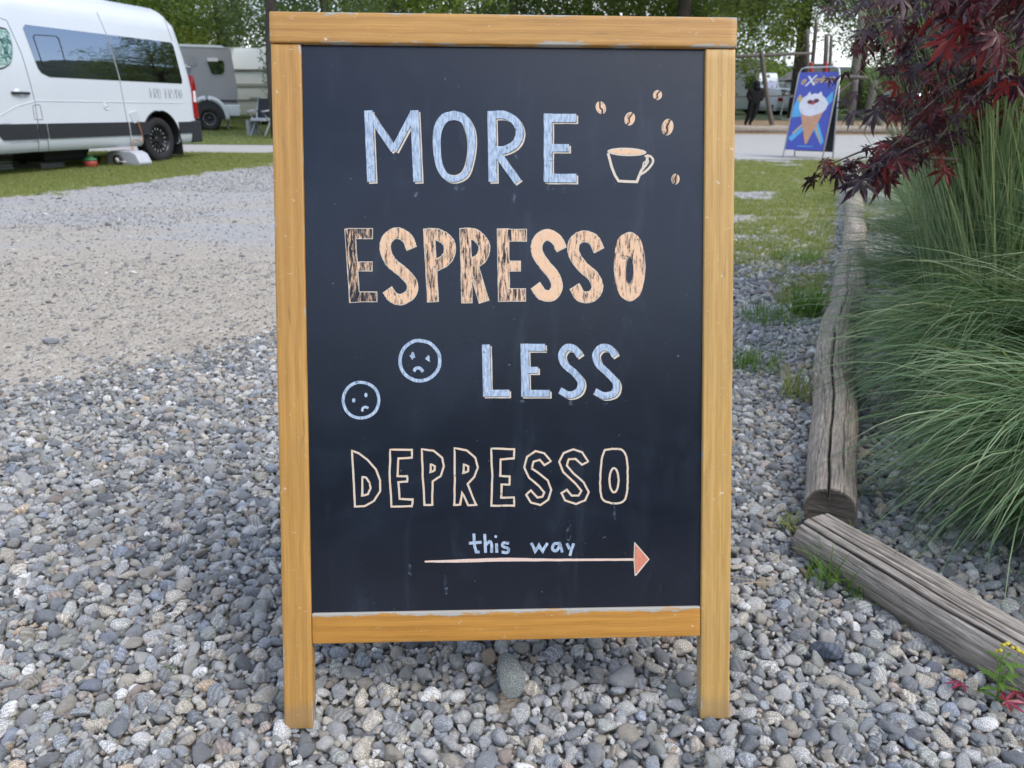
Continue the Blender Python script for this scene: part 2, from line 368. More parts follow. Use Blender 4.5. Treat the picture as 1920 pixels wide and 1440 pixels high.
# ------------------------------------------------------------------ grass
def leaf_mat(name, cols, rough=.5, trans=.35, scale=3., spec=.4, shiny=0):
    N = NT(name); t = N.n('Attribute', attribute_name='tint').outputs['Fac']; rnd = N.n('ObjectInfo').outputs['Random']
    t = N.math('FRACT', N.math('ADD', t, N.math('MULTIPLY', rnd, .37)))
    st = [(i/(len(cols)-1), c) for i, c in enumerate(cols)]
    c = N.ramp(t, *st); v = N.obj(); c = N.mix(.6, c, N.ramp(N.noise(scale, 4, v), (.3, .65), (.7, 1.3)), 'MULTIPLY')
    N.P(Base_Color=c, Roughness=rough); N.set(N.b.inputs['Specular IOR Level'], spec)
    tr = N.n('BsdfTranslucent', {'Color': N.mix(1., c, (1.5, 1.45, .8), 'MULTIPLY')})
    ms = N.n('MixShader', {0: trans}); N.t.links.new(N.b.outputs[0], ms.inputs[1]); N.t.links.new(tr.outputs[0], ms.inputs[2]); N.t.links.new(ms.outputs[0], N.out.inputs[0])
    return N.m
def blades(base, az, th0, th1, L, w, seg=8, pw=1.4, curl=None, zmin=None):
    """curved strips; all arguments arrays of n. returns V, F, tint per face"""
    n = len(az); t = np.linspace(0, 1, seg+1); th = th0[:, None]+(th1-th0)[:, None]*t[None]**pw
    a = az[:, None]+(0 if curl is None else curl[:, None]*t[None]**2)
    ds = (L/seg)[:, None]; dx = np.sin(th)*np.cos(a)*ds; dy = np.sin(th)*np.sin(a)*ds; dz = np.cos(th)*ds
    z0 = np.zeros((n, 1)); X = np.concatenate([z0, np.cumsum(dx[:, :-1], 1)], 1)+base[:, :1]; Y = np.concatenate([z0, np.cumsum(dy[:, :-1], 1)], 1)+base[:, 1:2]; Z = np.concatenate([z0, np.cumsum(dz[:, :-1], 1)], 1)+base[:, 2:3]
    if zmin is not None: Z = np.maximum(Z, zmin+.004*rng.random((n, 1)))
    tw = rng.uniform(-.9, .9, n)[:, None]
    wx = -np.sin(a)*np.cos(tw); wy = np.cos(a)*np.cos(tw); wz = np.sin(tw)+0*a
    ww = (w[:, None]*.5)*np.minimum(1, .75+t[None]*1.2)*(1-t[None]**2.2)+.00015
    A = np.stack([X-wx*ww, Y-wy*ww, Z-wz*ww], -1); B = np.stack([X+wx*ww, Y+wy*ww, Z+wz*ww], -1)
    V = np.stack([A, B], 2).reshape(-1, 3); m = (seg+1)*2
    b = (np.arange(n)*m)[:, None]+(np.arange(seg)*2)[None]; F = np.stack([b, b+1, b+3, b+2], -1).reshape(-1, 4)
    return V, F, np.repeat(rng.random(n), seg)
M_fescue = leaf_mat('fountain_grass_blade', [(.045, .10, .042), (.09, .175, .075), (.15, .26, .12), (.24, .37, .20), (.11, .20, .09), (.38, .45, .28), (.075, .14, .06)], .42, .3, 4.)
M_fescue_dry = leaf_mat('tall_grass_blade', [(.10, .17, .09), (.18, .28, .16), (.28, .40, .24), (.41, .50, .33), (.50, .53, .38)], .5, .3, 4.)
M_lawn = leaf_mat('lawn_blade', [(.12, .17, .045), (.18, .24, .06), (.26, .31, .085), (.35, .38, .13), (.43, .40, .20)], .5, .35, 4.)
M_weed = leaf_mat('weed_leaf', [(.08, .17, .03), (.13, .25, .045), (.20, .32, .07)], .45, .35, 8.)

def clump(name, x, y, n, L, r0, lean_az, spread, w, mat, th1=(1.5, 2.5), th0=.5, bias=.65, label='', group=None, seed=0, dz=0):
    global rng; old = rng; rng = np.random.default_rng(seed)
    z0 = float(gz(x, y)); n = int(n*1.15); w = w*1.02; ng = n//12; g = rng.integers(0, ng, n)          # blades grow in locks
    rr = r0*np.sqrt(rng.random(ng)); pa = rng.uniform(0, 6.283, ng)
    base = np.stack([(rr*np.cos(pa))[g], (rr*np.sin(pa))[g], np.full(n, -.01)], 1)+rng.normal(0, .008, (n, 3))*np.array([1, 1, 0])
    azg = np.where(rng.random(ng) < bias, rng.normal(lean_az, spread, ng), rng.uniform(0, 6.283, ng)); az = azg[g]+rng.normal(0, .13, n)
    t0 = np.abs(rng.normal(0, th0, ng))[g]+np.abs(rng.normal(0, .06, n)); th1g = rng.uniform(th1[0], th1[1], ng)[g]; Ls = L*rng.uniform(.55, 1.1, ng)[g]*rng.uniform(.82, 1.08, n)*np.where(rng.random(n) > .95, 1.15, 1)
    V, F, t = blades(base, az, t0, np.maximum(t0, th1g+rng.normal(0, .12, n)), Ls, w*rng.uniform(.5, 1.3, n), 10, 1.25, rng.normal(0, .22, n), .002+dz)
    o = link(name, mesh_np(name, V, F, mat, True, fattr=t), loc=(x, y, z0)); tag(o, label, 'ornamental grass', group); rng = old
    return o
G1 = 'fountain grass clumps along the timber edging'
CL = rad(205)
clump('fountain_grass', 1.38, 1.64, 3600, .68, .15, rad(214), .42, .0046, M_fescue, (2.0, 2.75), .42, .78, 'lowest nearest fountain grass clump, its blades sweeping over the split timber', G1, 1)
clump('fountain_grass', 1.66, 2.36, 3800, .76, .16, rad(208), .42, .0048, M_fescue, (2.0, 2.8), .42, .78, 'dense arching fountain grass clump drooping onto the middle of the round log', G1, 2)
clump('fountain_grass', 2.08, 3.2, 3000, .86, .2, rad(205), .6, .005, M_fescue, (1.7, 2.6), .38, .62, 'fountain grass clump under the low maple branch, behind the drooping clump', G1, 3)
clump('fountain_grass', 1.80, 2.72, 3000, 1.62, .22, rad(195), .9, .0052, M_fescue_dry, (.25, 1.0), .18, .35, 'tallest upright blades of fountain grass in front of the maple at right', G1, 4)
clump('fountain_grass', 2.72, 4.5, 2600, .85, .24, rad(200), .7, .006, M_fescue_dry, (1.2, 2.3), .36, .5, 'yellowish fountain grass clump seen below the red maple leaves', G1, 5)
clump('fountain_grass', 3.6, 6.3, 2200, .85, .28, rad(200), .8, .008, M_fescue_dry, (1.1, 2.2), .4, .4, 'pale far fountain grass clump beside the far end of the log', G1, 6)
clump('fountain_grass', 1.75, 1.5, 2600, .85, .2, rad(200), .6, .0046, M_fescue, (1.6, 2.5), .4, .5, 'fountain grass clump half out of frame at the lower right border', G1, 7)
clump('fountain_grass', 4.4, 8.2, 1600, 1.0, .35, rad(200), .9, .011, M_fescue_dry, (1., 2.0), .4, .3, 'farthest light fountain grass clump below the maple crown near the gravel road', G1, 8)
clump('fountain_grass', 1.98, 2.0, 2600, 1.0, .2, rad(200), .6, .0048, M_fescue, (1.3, 2.3), .35, .5, 'fountain grass clump at the right border, between the lowest and the drooping clumps', G1, 9)

def tuft_mesh(n, L, r, w, seed, mat, seg=4, th=(.3, 1.4)):
    global rng; old = rng; rng = np.random.default_rng(seed); rr = r*np.sqrt(rng.random(n)); pa = rng.uniform(0, 6.283, n)
    base = np.stack([rr*np.cos(pa), rr*np.sin(pa), np.full(n, -.004)], 1); t0 = np.abs(rng.normal(0, .35, n))
    V, F, t = blades(base, rng.uniform(0, 6.283, n), t0, t0+rng.uniform(th[0], th[1], n), L*rng.uniform(.4, 1.1, n), w*rng.uniform(.6, 1.2, n), seg, 1.2)
    rng = old; return mesh_np('tuft_shape', V, F, mat, True, fattr=t)
LAWN = [tuft_mesh(26, .05, .045, .0035, 20+i, M_lawn) for i in range(6)]; lib_l = library('lawn_tuft', LAWN)
# lawn sheets -----------------------------------------------------------------
def sheet(name, poly, mat, dz, step=.5, kind='structure', jag=0.):
    """ground-following sheet over polygon (world x,y) made of strips between left and right edge"""
    poly = [Vector((p[0], p[1], 0)) for p in poly]; y0 = min(p.y for p in poly); y1 = max(p.y for p in poly); ny = max(2, int((y1-y0)/step)); rows = []
    for k in range(ny+1):
        yy = y0+(y1-y0)*(k/ny*.9998+.0001); xsn = []
        for a, b in zip(poly, poly[1:]+poly[:1]):
            if (a.y-yy)*(b.y-yy) <= 0 and abs(a.y-b.y) > 1e-9: xsn.append(a.x+(b.x-a.x)*(yy-a.y)/(b.y-a.y))
        xa, xb = min(xsn), max(xsn); j = jag*(vnoise(yy, 0, 2.3, 2)-.5); rows.append([(xa+(xb-xa)*c/24+j, yy) for c in range(25)])
    A = np.array(rows); Z = gz(A[..., 0], A[..., 1])+dz
    V = np.concatenate([A, Z[..., None]], -1).reshape(-1, 3); ii, jj = np.meshgrid(np.arange(ny), np.arange(24), indexing='ij'); q = (ii*25+jj).ravel()
    o = link(name, mesh_np(name, V, np.stack([q, q+1, q+26, q+25], 1), mat, True)); tag(o, kind=kind); return o
N = NT('lawn_soil'); v = N.obj(); N.P(Base_Color=N.mix(N.noise(3, 5, v), (.055, .085, .02), (.14, .17, .05)), Roughness=.95); N.bump(N.noise(60, 5, v), .6, .02); M_soil = N.m
N = NT('pale_road_gravel'); v = N.obj(); N.P(Base_Color=N.mix(N.noise(1.4, 5, v), N.ramp(N.noise(30, 5, v, .8), (.38, (.24, .24, .24)), (.62, (.60, .59, .56))), (.41, .40, .375)), Roughness=.95); N.bump(N.noise(60, 5, v), .5, .02); M_road = N.m
N = NT('bark_mulch'); v = N.obj(); N.P(Base_Color=N.ramp(N.noise(30, 5, v, .7), (.3, (.20, .13, .07)), (.7, (.46, .33, .20))), Roughness=.95); N.bump(N.noise(40, 5, v), .7, .03); M_mulch = N.m

# left lawn: edge points measured along the track
E0, E1 = at(-10, 375), at(520, 307)
e = (E1-E0); lawnL = [(E0.x-e.x*1.6, E0.y-e.y*1.6), (E0.x, E0.y), (E1.x, E1.y), (E1.x+e.x*.35, E1.y+e.y*.35+.1)]
G0 = at(380, 289); G1_ = at(520, 287); H0 = at(380, 273); H1 = at(520, 272)
yA = (G0.y+G1_.y)/2; yB = (H0.y+H1.y)/2
pL = [(E0.x-e.x*1.6, -.2), (E0.x, E0.y), (E1.x, E1.y), (-3.4, yA), (-60, yA)]
sheet('lawn_by_the_van', [(-60, .1), (E0.x-e.x*1.45-.35, .12), (E0.x-.35, E0.y), (E1.x-.35, E1.y), (-3.3, yA), (-60, yA+.01)], M_soil, .004, .4)
sheet('gravel_path', [(-60, yA), (9, yA), (9, yB), (-60, yB)], M_road, .008, .5)
sheet('far_lawn', [(-120, yB), (3.5, yB), (3.5, 70), (-120, 70)], M_soil, .012, .8)
def lawn_points(n, fn, y0, y1, x0, x1, sc=1.):
    y = rng.uniform(y0, y1, n); x = rng.uniform(x0, x1, n); k = fn(x, y) > rng.random(n); x, y = x[k], y[k]; n = len(x)
    s = sc*rng.uniform(.6, 1.25, n); return np.stack([x, y, gz(x, y)+.004], 1), np.stack([np.zeros(n), np.zeros(n), rng.uniform(0, 6.28, n)], 1), np.stack([s, s, s*rng.uniform(.6, 1.2, n)], 1), rng.integers(0, 6, n)
def edgeL(x, y):           # distance left of the lawn's border
    bx = E0.x+(y-E0.y)*(e.x/e.y); return bx-x
def fL(x, y): return sstep(-.10, .30, edgeL(x, y)+.5*(vnoise(x, y, 2.5, 4)-.5)+.25*(vnoise(x, y, 9, 4)-.5))*(x > -.72*y-1.6)*(y < yA)
scatter('lawn_grass', *lawn_points(85000, fL, 6.5, yA, -16, -3.0), lib_l)
def fF(x, y): return (x > -.72*y-1)*(x < -.28*y+1.)*(y > yB)
scatter('far_lawn_grass', *lawn_points(22000, fF, yB, 40, -26, -3, 1.5), lib_l)
# right: patchy grass, gravel road, log kerb, mulch, far verge
R0 = at(1440, 300).y; R1 = at(1440, 257).y; K0 = at(1440, 252).y; Mm = at(1440, 226).y
sheet('gravel_road', [(3.5, R0), (60, R0), (60, K0-.1), (3.5, K0-.1)], M_road, .008, .5, jag=.0)
sheet('bark_mulch_bed', [(3.5, K0), (70, K0), (70, Mm), (3.5, Mm)], M_mulch, .010, .5)
sheet('far_verge', [(3.5, Mm), (120, Mm), (120, 75), (3.5, 75)], M_soil, .012, .8)
def logx(y): return .72+(y-1.55)*.405
def fR(x, y):
    m = vnoise(x, y, 1.0, 11)*.6+vnoise(x, y, 3.1, 12)*.4
    zone = sstep(4.3, 5.6, y)*sstep(R0+.6, R0-1.2, y+.8*(vnoise(x, y, 1., 3)-.5))
    near = (vnoise(x, y, 2.2, 14) > .60)*sstep(2.7, 3.1, y)*sstep(5.8, 4.4, y)*sstep(.75, .1, logx(y)-x)*.9
    return np.maximum(zone*sstep(.24, .48, m), near)*(x < logx(y)-.05)*(x > .8)
scatter('patchy_grass', *lawn_points(60000, fR, 2.7, R0+1, .8, 8.5, .9), lib_l)
def fR2(x, y): return (vnoise(x, y, 1.7, 21) > .5)*(x > logx(y)+.15)*1.
scatter('verge_grass', *lawn_points(6000, fR2, 6, R0+1, 2, 10, 1.3), lib_l)
# tufts near the board and logs: things one can count
def tuft(px_, py_, n, L, r, seed, label, w=.004, mat=None, name='grass_tuft', cat='grass tuft', group=None, dz=-.006):
    me = tuft_mesh(n, L, r, w, seed, mat or M_weed, 6, (.3, 1.5)); p = at(px_, py_); o = link(name, me, loc=p+Vector((0, 0, dz))); tag(o, label, cat, group); return o
GT = 'grass tufts growing through the gravel'
tuft(1540, 1085, 46, .105, .035, 1, 'bright green grass tuft against the front of the split timber', group=GT)
tuft(1610, 1115, 34, .10, .03, 2, 'low spreading grass tuft with thin seed heads lying on the split timber', group=GT)
tuft(1482, 988, 30, .07, .025, 3, 'small yellowing grass tuft at the joint of log and timber', group=GT, mat=M_lawn)
tuft(1500, 745, 90, .16, .07, 4, 'dark grass tuft leaning on the log halfway along it', group=GT, mat=M_lawn)
tuft(1415, 690, 120, .13, .09, 5, 'wide grass tuft in gravel close to the right board post', group=GT, mat=M_weed)
tuft(1440, 600, 150, .14, .13, 6, 'light green grass tuft beyond the wide tuft, right of the post', group=GT, mat=M_weed)
tuft(1512, 590, 90, .2, .08, 7, 'broad-leaved green weed tuft growing beside the log', .016, M_weed, group=GT)
tuft(1492, 490, 130, .16, .16, 8, 'tuft at the near edge of the patchy lawn', group=GT, mat=M_weed)
tuft(322, 1252, 7, .03, .008, 9, 'tiny green sprout alone among the pebbles left of the board', .008, M_weed, 'sprout', 'sprout')
tuft(1600, 1010, 26, .06, .02, 10, 'thin grass tuft behind the log end', group=GT, mat=M_lawn)

# ------------------------------------------------------------------ logs
def log_mat(name, warm):
    N = NT(name); v = N.n('UVMap').outputs[0]          # u along the log in metres, v round it in metres
    s1 = N.noise(1., 6, N.map(v, (9, 170, 1)), .65, 1.2); s2 = N.noise(1., 5, N.map(v, (28, 420, 1)), .7); blot = N.noise(14, 5, v, .6)
    c = N.ramp(s1, (.3, (.10, .09, .08)), (.44, (.26, .24, .215)), (.6, (.41, .385, .355)), (.78, (.56, .54, .51)))
    c = N.mix(.55, c, N.ramp(s2, (.32, .45), (.6, 1.25)), 'MULTIPLY'); c = N.mix(.6, c, N.ramp(blot, (.3, (.62, .60, .60)), (.7, (1.25, 1.2, 1.12))), 'MULTIPLY')
    c = N.mix(.6, c, warm, 'MULTIPLY')
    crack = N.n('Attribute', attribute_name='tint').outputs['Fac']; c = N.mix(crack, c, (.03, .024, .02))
    N.P(Base_Color=c, Roughness=.85); N.set(N.b.inputs['Specular IOR Level'], .2)
    b = N.n('Bump', {'Height': s1, 'Strength': .8, 'Distance': .004}); N.bump(s2, .6, .0015, b.outputs[0]); return N.m
M_log = log_mat('weathered_grey_log', (1.25, 1.15, 1.03)); M_timber = log_mat('split_grey_timber', (1.35, 1.32, 1.28))
def catmull(pts, n):
    P = [np.array(p, float) for p in pts]; P = [2*P[0]-P[1]]+P+[2*P[-1]-P[-2]]; out = []
    segs = len(P)-3
    for i in range(n):
        u = i/(n-1)*segs; k = min(int(u), segs-1); t = u-k; a, b, c, d = P[k:k+4]
        out.append(.5*((2*b)+(c-a)*t+(2*a-5*b+4*c-d)*t*t+(3*b-3*c+d-a)*t**3))
    return np.array(out)
def log(name, path, rads, cracks, mat, label, cat, seed, nr=150, nseg=200, flat=None):
    C = catmull(path, nseg); R = np.interp(np.linspace(0, 1, nseg), np.linspace(0, 1, len(rads)), rads); r = np.random.default_rng(seed)
    T = np.gradient(C, axis=0); T /= np.linalg.norm(T, axis=1)[:, None]; A = np.cross(T, [0, 0, 1.]); A /= np.linalg.norm(A, axis=1)[:, None]; B = np.cross(A, T)
    s = np.concatenate([[0], np.cumsum(np.linalg.norm(np.diff(C, axis=0), axis=1))]); th = np.linspace(0, 2*math.pi, nr, endpoint=False)
    SS, TT = np.meshgrid(s, th, indexing='ij'); RR = R[:, None]*(1+.045*np.sin(TT*2+SS*3.1+seed)+.03*np.sin(TT*3-SS*5+1)+.03*np.sin(SS*9+np.cos(TT)*2))
    RR += R[:, None]*.05*(vnoise(SS*.6, TT*np.mean(R)*9, 7, seed)-.5)
    RR += R[:, None]*.05*(vnoise(SS*3, TT*22, 1, seed+3)-.5)
    dark = np.zeros_like(RR)
    for (ang, width, depth, s0, s1, wob) in cracks:      # angle measured from the side towards the top
        c = ang+wob*np.sin(SS*3.3+ang*7)+.5*wob*np.sin(SS*9.1+ang*3)+.25*wob*np.sin(SS*31+ang); d = np.abs((TT-c+math.pi) % (2*math.pi)-math.pi)*np.mean(R)
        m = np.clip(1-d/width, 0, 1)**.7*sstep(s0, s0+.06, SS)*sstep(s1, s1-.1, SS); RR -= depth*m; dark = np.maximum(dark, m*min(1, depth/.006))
    ca, sa = np.cos(TT)*RR, np.sin(TT)*RR
    if flat: sa = np.where(sa > flat*R[:, None], flat*R[:, None]+.35*(sa-flat*R[:, None]), sa)
    V = (C[:, None]+A[:, None]*ca[..., None]+B[:, None]*sa[..., None]).reshape(-1, 3)
    ii, jj = np.meshgrid(np.arange(nseg-1), np.arange(nr), indexing='ij'); q = (ii*nr+jj).ravel(); q2 = (ii*nr+(jj+1) % nr).ravel(); F = np.stack([q, q2, q2+nr, q+nr], 1)
    # end caps: rings shrinking to the centre, slightly concave and ragged
    caps = []
    Vl = [V]; base = len(V); Fl = [F]
    for end, off in ((0, 0), (nseg-1, (nseg-1)*nr)):
        prev = np.arange(nr)+off; cen = V[prev].mean(0)
        for k, f in enumerate((.88, .6, .3, .02)):
            ring = cen+(V[np.arange(nr)+off]-cen)*f+T[end]*(.006*(k+1)*(1 if end == 0 else -1)*.5+.0006*r.normal(size=(nr, 1))*(k < 3)); Vl.append(ring); cur = base+np.arange(nr); base += nr
            a, b = prev, np.roll(prev, -1); c, d = np.roll(cur, -1), cur; Fl.append(np.stack([a, b, c, d] if end else [b, a, d, c], 1)); prev = cur
    V = np.concatenate(Vl); Fq = np.concatenate(Fl); me = mesh_np(name, V, Fq, mat, True)
    uvx = np.concatenate([SS.ravel(), np.repeat(0, base-nseg*nr)]); uvy = np.concatenate([(TT*np.mean(R)).ravel(), np.tile(th*np.mean(R), 8)]); W_ = V[nseg*nr:]; uvx[nseg*nr:] = W_@A[0]*.3; uvy[nseg*nr:] = W_@B[0]
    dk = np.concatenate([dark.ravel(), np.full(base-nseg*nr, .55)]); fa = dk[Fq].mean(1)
    a = me.attributes.new('tint', 'FLOAT', 'POINT'); a.data.foreach_set('value', dk.astype(np.float32))
    uvl = me.uv_layers.new(name='UVMap'); lv = Fq.ravel(); uv = np.stack([uvx[lv], uvy[lv]], 1).astype(np.float32)
    per = 2*math.pi*np.mean(R); qv = uv[:, 1].reshape(-1, 4); wrap = (qv.max(1)-qv.min(1)) > per*.5; qv[wrap] = np.where(qv[wrap] < per*.5, qv[wrap]+per, qv[wrap]); uvl.data.foreach_set('uv', uv.ravel())
    o = link(name, me); tag(o, label, cat); return o
def lp(X, Y, r, sink=.72):
    p = at(X, Y, r*sink); return p
lg = [(1554, 962, .060), (1561, 860, .061), (1566, 770, .062), (1563, 700, .065), (1568, 630, .069), (1588, 550, .072), (1598, 480, .075), (1602, 420, .079), (1600, 375, .083), (1596, 335, .088), (1592, 305, .09)]
log('edging_log', [lp(*q) for q in lg], [q[2] for q in lg], [(1.75, .0055, .022, -.1, 1.5, .06), (1.25, .0025, .006, .1, 1.0, .1), (2.3, .002, .004, 0, 2, .1), (1.6, .004, .008, 1.6, 3.2, .12), (.9, .002, .004, .3, 2.2, .1), (2.0, .0022, .004, 2.0, 4.5, .15), (1.1, .0022, .004, 2.4, 6, .15)], M_log,
    'round weathered grey log with a long open crack, running away from the camera', 'log', 5, nseg=300)
tb = [(1524, 1002, .056), (1620, 1060, .057), (1720, 1122, .058), (1820, 1184, .058), (1920, 1244, .058), (2030, 1310, .058), (2140, 1376, .058)]
log('edging_timber', [lp(q[0], q[1], q[2], .55) for q in tb], [q[2] for q in tb], [(1.2, .004, .011, -.1, .62, .05), (1.33, .003, .008, .5, 2, .08), (1.62, .0045, .015, .02, 2, .05), (2.0, .003, .009, -.1, .35, .04), (2.1, .0025, .007, .3, 2, .07), (2.35, .0035, .012, -.1, 2, .06), (2.7, .0025, .008, .05, .7, .05), (.8, .003, .008, -.1, 2, .05), (3.0, .003, .008, -.1, 2, .02), (1.4, .002, .005, .1, .5, .07), (1.82, .002, .006, .0, .4, .05), (2.55, .0018, .005, .2, .9, .08), (1.0, .0018, .005, .3, .8, .08)], M_timber,
    'split grey timber with deep parallel cracks, lying diagonally at lower right', 'timber', 9, flat=.75, nseg=220)

# ------------------------------------------------------------------ groundsel plant and fallen leaves
M_stem = simple('weed_stem', (.16, .24, .07), .5); M_yellow = simple('yellow_petal', (.55, .45, .05), .5)
def lobed(n=7, L=.035, w=.008, notch=1, seed=0):        # a pinnate weed leaf along +x
    r = random.Random(seed); bm = bmesh.new(); up = []; lo = []
    for i in range(n*2+1):
        t = i/(n*2); ww = w*math.sin(math.pi*min(1, t*.9+.08))*(1.0 if i % 2 else .35)*r.uniform(.8, 1.2); z = -.3*L*t*t
        up.append(bm.verts.new((t*L, ww, z+.15*ww))); lo.append(bm.verts.new((t*L, -ww, z+.15*ww)))
        if i: bm.faces.new((up[-2], up[-1], lo[-1], lo[-2]))
    me = bpy.data.meshes.new('weed_leaf'); bm.to_mesh(me); bm.free(); me.materials.append(M_weed); a = me.attributes.new('tint', 'FLOAT', 'FACE')
    a.data.foreach_set('value', np.full(len(me.polygons), .4, np.float32)); return me
gp = at(1868, 1318)
gs = empty('groundsel_plant', gp, 0, 'spindly green weed with small yellow flower heads against the split timber', 'weed')
bm = bmesh.new(); tube(bm, [(0, 0, -.01), (-.002, 0, .03), (-.006, .004, .07), (-.004, .006, .105)], [.0022, .002, .0016, .001], 8)
tube(bm, [(-.003, 0, .04), (.012, .004, .07), (.018, .004, .095)], [.0014, .0012, .0008], 6); tube(bm, [(-.006, .003, .06), (-.014, .003, .08), (-.016, .0, .098)], [.0012, .001, .0008], 6)
bm_obj('stem', bm, M_stem, gs, 'all')
WL = [lobed(7, .045, .009, 1, i) for i in range(3)]
for i in range(17):
    h = .005+.09*(i/17); a = i*2.4; o = link('leaf', WL[i % 3], gs, loc=(0-.004*(h/.1), 0, h), rot=(0, -.5+.5*random.random(), a)); s = random.uniform(.6, 1.15)*(1.1-h*4); o.scale = (s, s, s)
for (x, y, z) in ((-.004, .006, .112), (.001, .010, .110), (-.009, .008, .108), (.022, .002, .098), (.015, .007, .103), (-.019, .003, .100), (.018, .004, .10), (.012, .0, .104), (-.016, 0, .104), (-.011, .003, .112), (.004, .003, .107)):
    bm = bmesh.new(); bmesh.ops.create_icosphere(bm, subdivisions=2, radius=.0033, matrix=Matrix.Translation((x, y, z))); o = bm_obj('flower_head', bm, M_yellow, gs, 'all')

# dry stems and grass bits lying on the gravel
n = 130; lx = rng.uniform(.35, 1.15, n); ly = rng.uniform(.95, 3.2, n); k = lx < logx(ly)+.25; lx, ly = lx[k], ly[k]; n = len(lx)
V, F, t = blades(np.stack([lx, ly, gz(lx, ly)+.012], 1), rng.uniform(0, 6.28, n), np.full(n, 1.5), np.full(n, 1.62), rng.uniform(.02, .09, n), rng.uniform(.0012, .0024, n), 5, 1., rng.normal(0, .6, n), .008)
M_dry = simple('dry_straw', (.40, .33, .22), .8); tag(link('dry_litter', mesh_np('dry_litter', V, F, M_dry, True)), kind='stuff')

# ------------------------------------------------------------------ red maple
M_maple = None
N = NT('maple_leaf'); v = N.obj(); rnd = N.n('ObjectInfo').outputs['Random']; t = N.math('FRACT', N.math('ADD', N.n('Attribute', attribute_name='tint').outputs['Fac'], rnd))
c = N.ramp(t, (0, (.026, .014, .023)), (.52, (.042, .014, .024)), (.76, (.080, .013, .018)), (.90, (.16, .015, .018)), (.98, (.26, .028, .02)))
c = N.mix(.5, c, N.ramp(N.noise(30, 4, v), (.3, .7), (.7, 1.3)), 'MULTIPLY')
N.P(Base_Color=c, Roughness=.42); N.set(N.b.inputs['Specular IOR Level'], .45)
tr = N.n('BsdfTranslucent', {'Color': N.mix(1., c, (2.6, 1.3, .9), 'MULTIPLY')}); ms = N.n('MixShader', {0: .22}); N.t.links.new(N.b.outputs[0], ms.inputs[1]); N.t.links.new(tr.outputs[0], ms.inputs[2]); N.t.links.new(ms.outputs[0], N.out.inputs[0]); M_maple = N.m
M_bark = simple('maple_bark', (.13, .10, .085), .85, bump=.5)
def maple_leaf(seed, size=1.):
    r = random.Random(seed); V = []; F = []; lob = [(-2.2, .42), (-1.45, .72), (-.72, .95), (0, 1.06), (.72, .95), (1.45, .72), (2.2, .42)]
    V.append((0, 0, 0)); droop = r.uniform(.2, .75)
    def P(a, d, lift=0): return (math.cos(a)*d, math.sin(a)*d, -droop*d*d*.55+lift)
    for k, (a, L) in enumerate(lob):
        L *= r.uniform(.88, 1.1); a += r.uniform(-.07, .07); hw = .20*L+.02
        i = len(V)
        b = .20
        V += [P(a-.33, b*1.15, .0), P(a+.33, b*1.15, .0), P(a-hw/L*1.05, L*.52, .03), P(a+hw/L*1.05, L*.52, .03), P(a, L*.52, -.03), P(a-.055, L*.80, .01), P(a+.055, L*.80, .01), P(a+r.uniform(-.08, .08), L, -.04), P(a, b, -.02)]
        F += [(0, i, i+8), (0, i+8, i+1), (i, i+2, i+4, i+8), (i+8, i+4, i+3, i+1), (i+2, i+5, i+4), (i+4, i+5, i+6), (i+4, i+6, i+3), (i+5, i+7, i+6)]
    me = bpy.data.meshes.new('maple_leaf'); me.from_pydata([(x*size, y*size, z*size) for x, y, z in V], [], F); me.update(); me.materials.append(M_maple)
    a = me.attributes.new('tint', 'FLOAT', 'FACE'); a.data.foreach_set('value', np.full(len(F), r.random()*.2, np.float32)); return me
MLEAF = [maple_leaf(i) for i in range(10)]; lib_m = library('maple_leaf_kind', MLEAF)
tree = empty('red_maple', (2.6, 3.3, 0), 0, 'dark red Japanese maple overhanging the ornamental grass at upper right', 'tree')
TO = Vector((2.6, 3.3, 0))
LP, LR, LS = [], [], []
bmB = bmesh.new()
tube(bmB, [Vector((0, 0, -.05)), Vector((-.03, -.02, .35)), Vector((.02, -.05, .7)), Vector((-.05, -.08, 1.05)), Vector((-.1, -.1, 1.5)), Vector((-.05, -.1, 2.1))], [.06, .05, .042, .036, .028, .012], 10)
rm = random.Random(3)
def spray(a, b, n, size, sag=.06, spread=.05, twig=.004, tipdroop=1.):
    a = Vector(a); b = Vector(b); m = (a+b)/2+Vector((0, 0, sag*2)); pts = [a, (a+m)/2+Vector((0, 0, sag*.6)), m, (b+m)/2+Vector((0, 0, sag*.5)), b]
    tube(bmB, [p-TO for p in pts], [twig*1.6, twig*1.3, twig, twig*.7, twig*.35], 6)
    C = catmull(pts, 40); d = (b-a).normalized(); azd = math.atan2(d.y, d.x)
    for k in range(n):
        t = rm.random()**.7; c = C[int(t*39)]; off = Vector((rm.gauss(0, spread), rm.gauss(0, spread), rm.gauss(-.01, spread*.45)))
        LP.append(Vector(c)+off); s = size*rm.uniform(.6, 1.15); LS.append((s, s, s))
        LR.append((rm.gauss(0, .45), rm.uniform(.15, 1.15)*tipdroop, azd+rm.gauss(0, .9)))
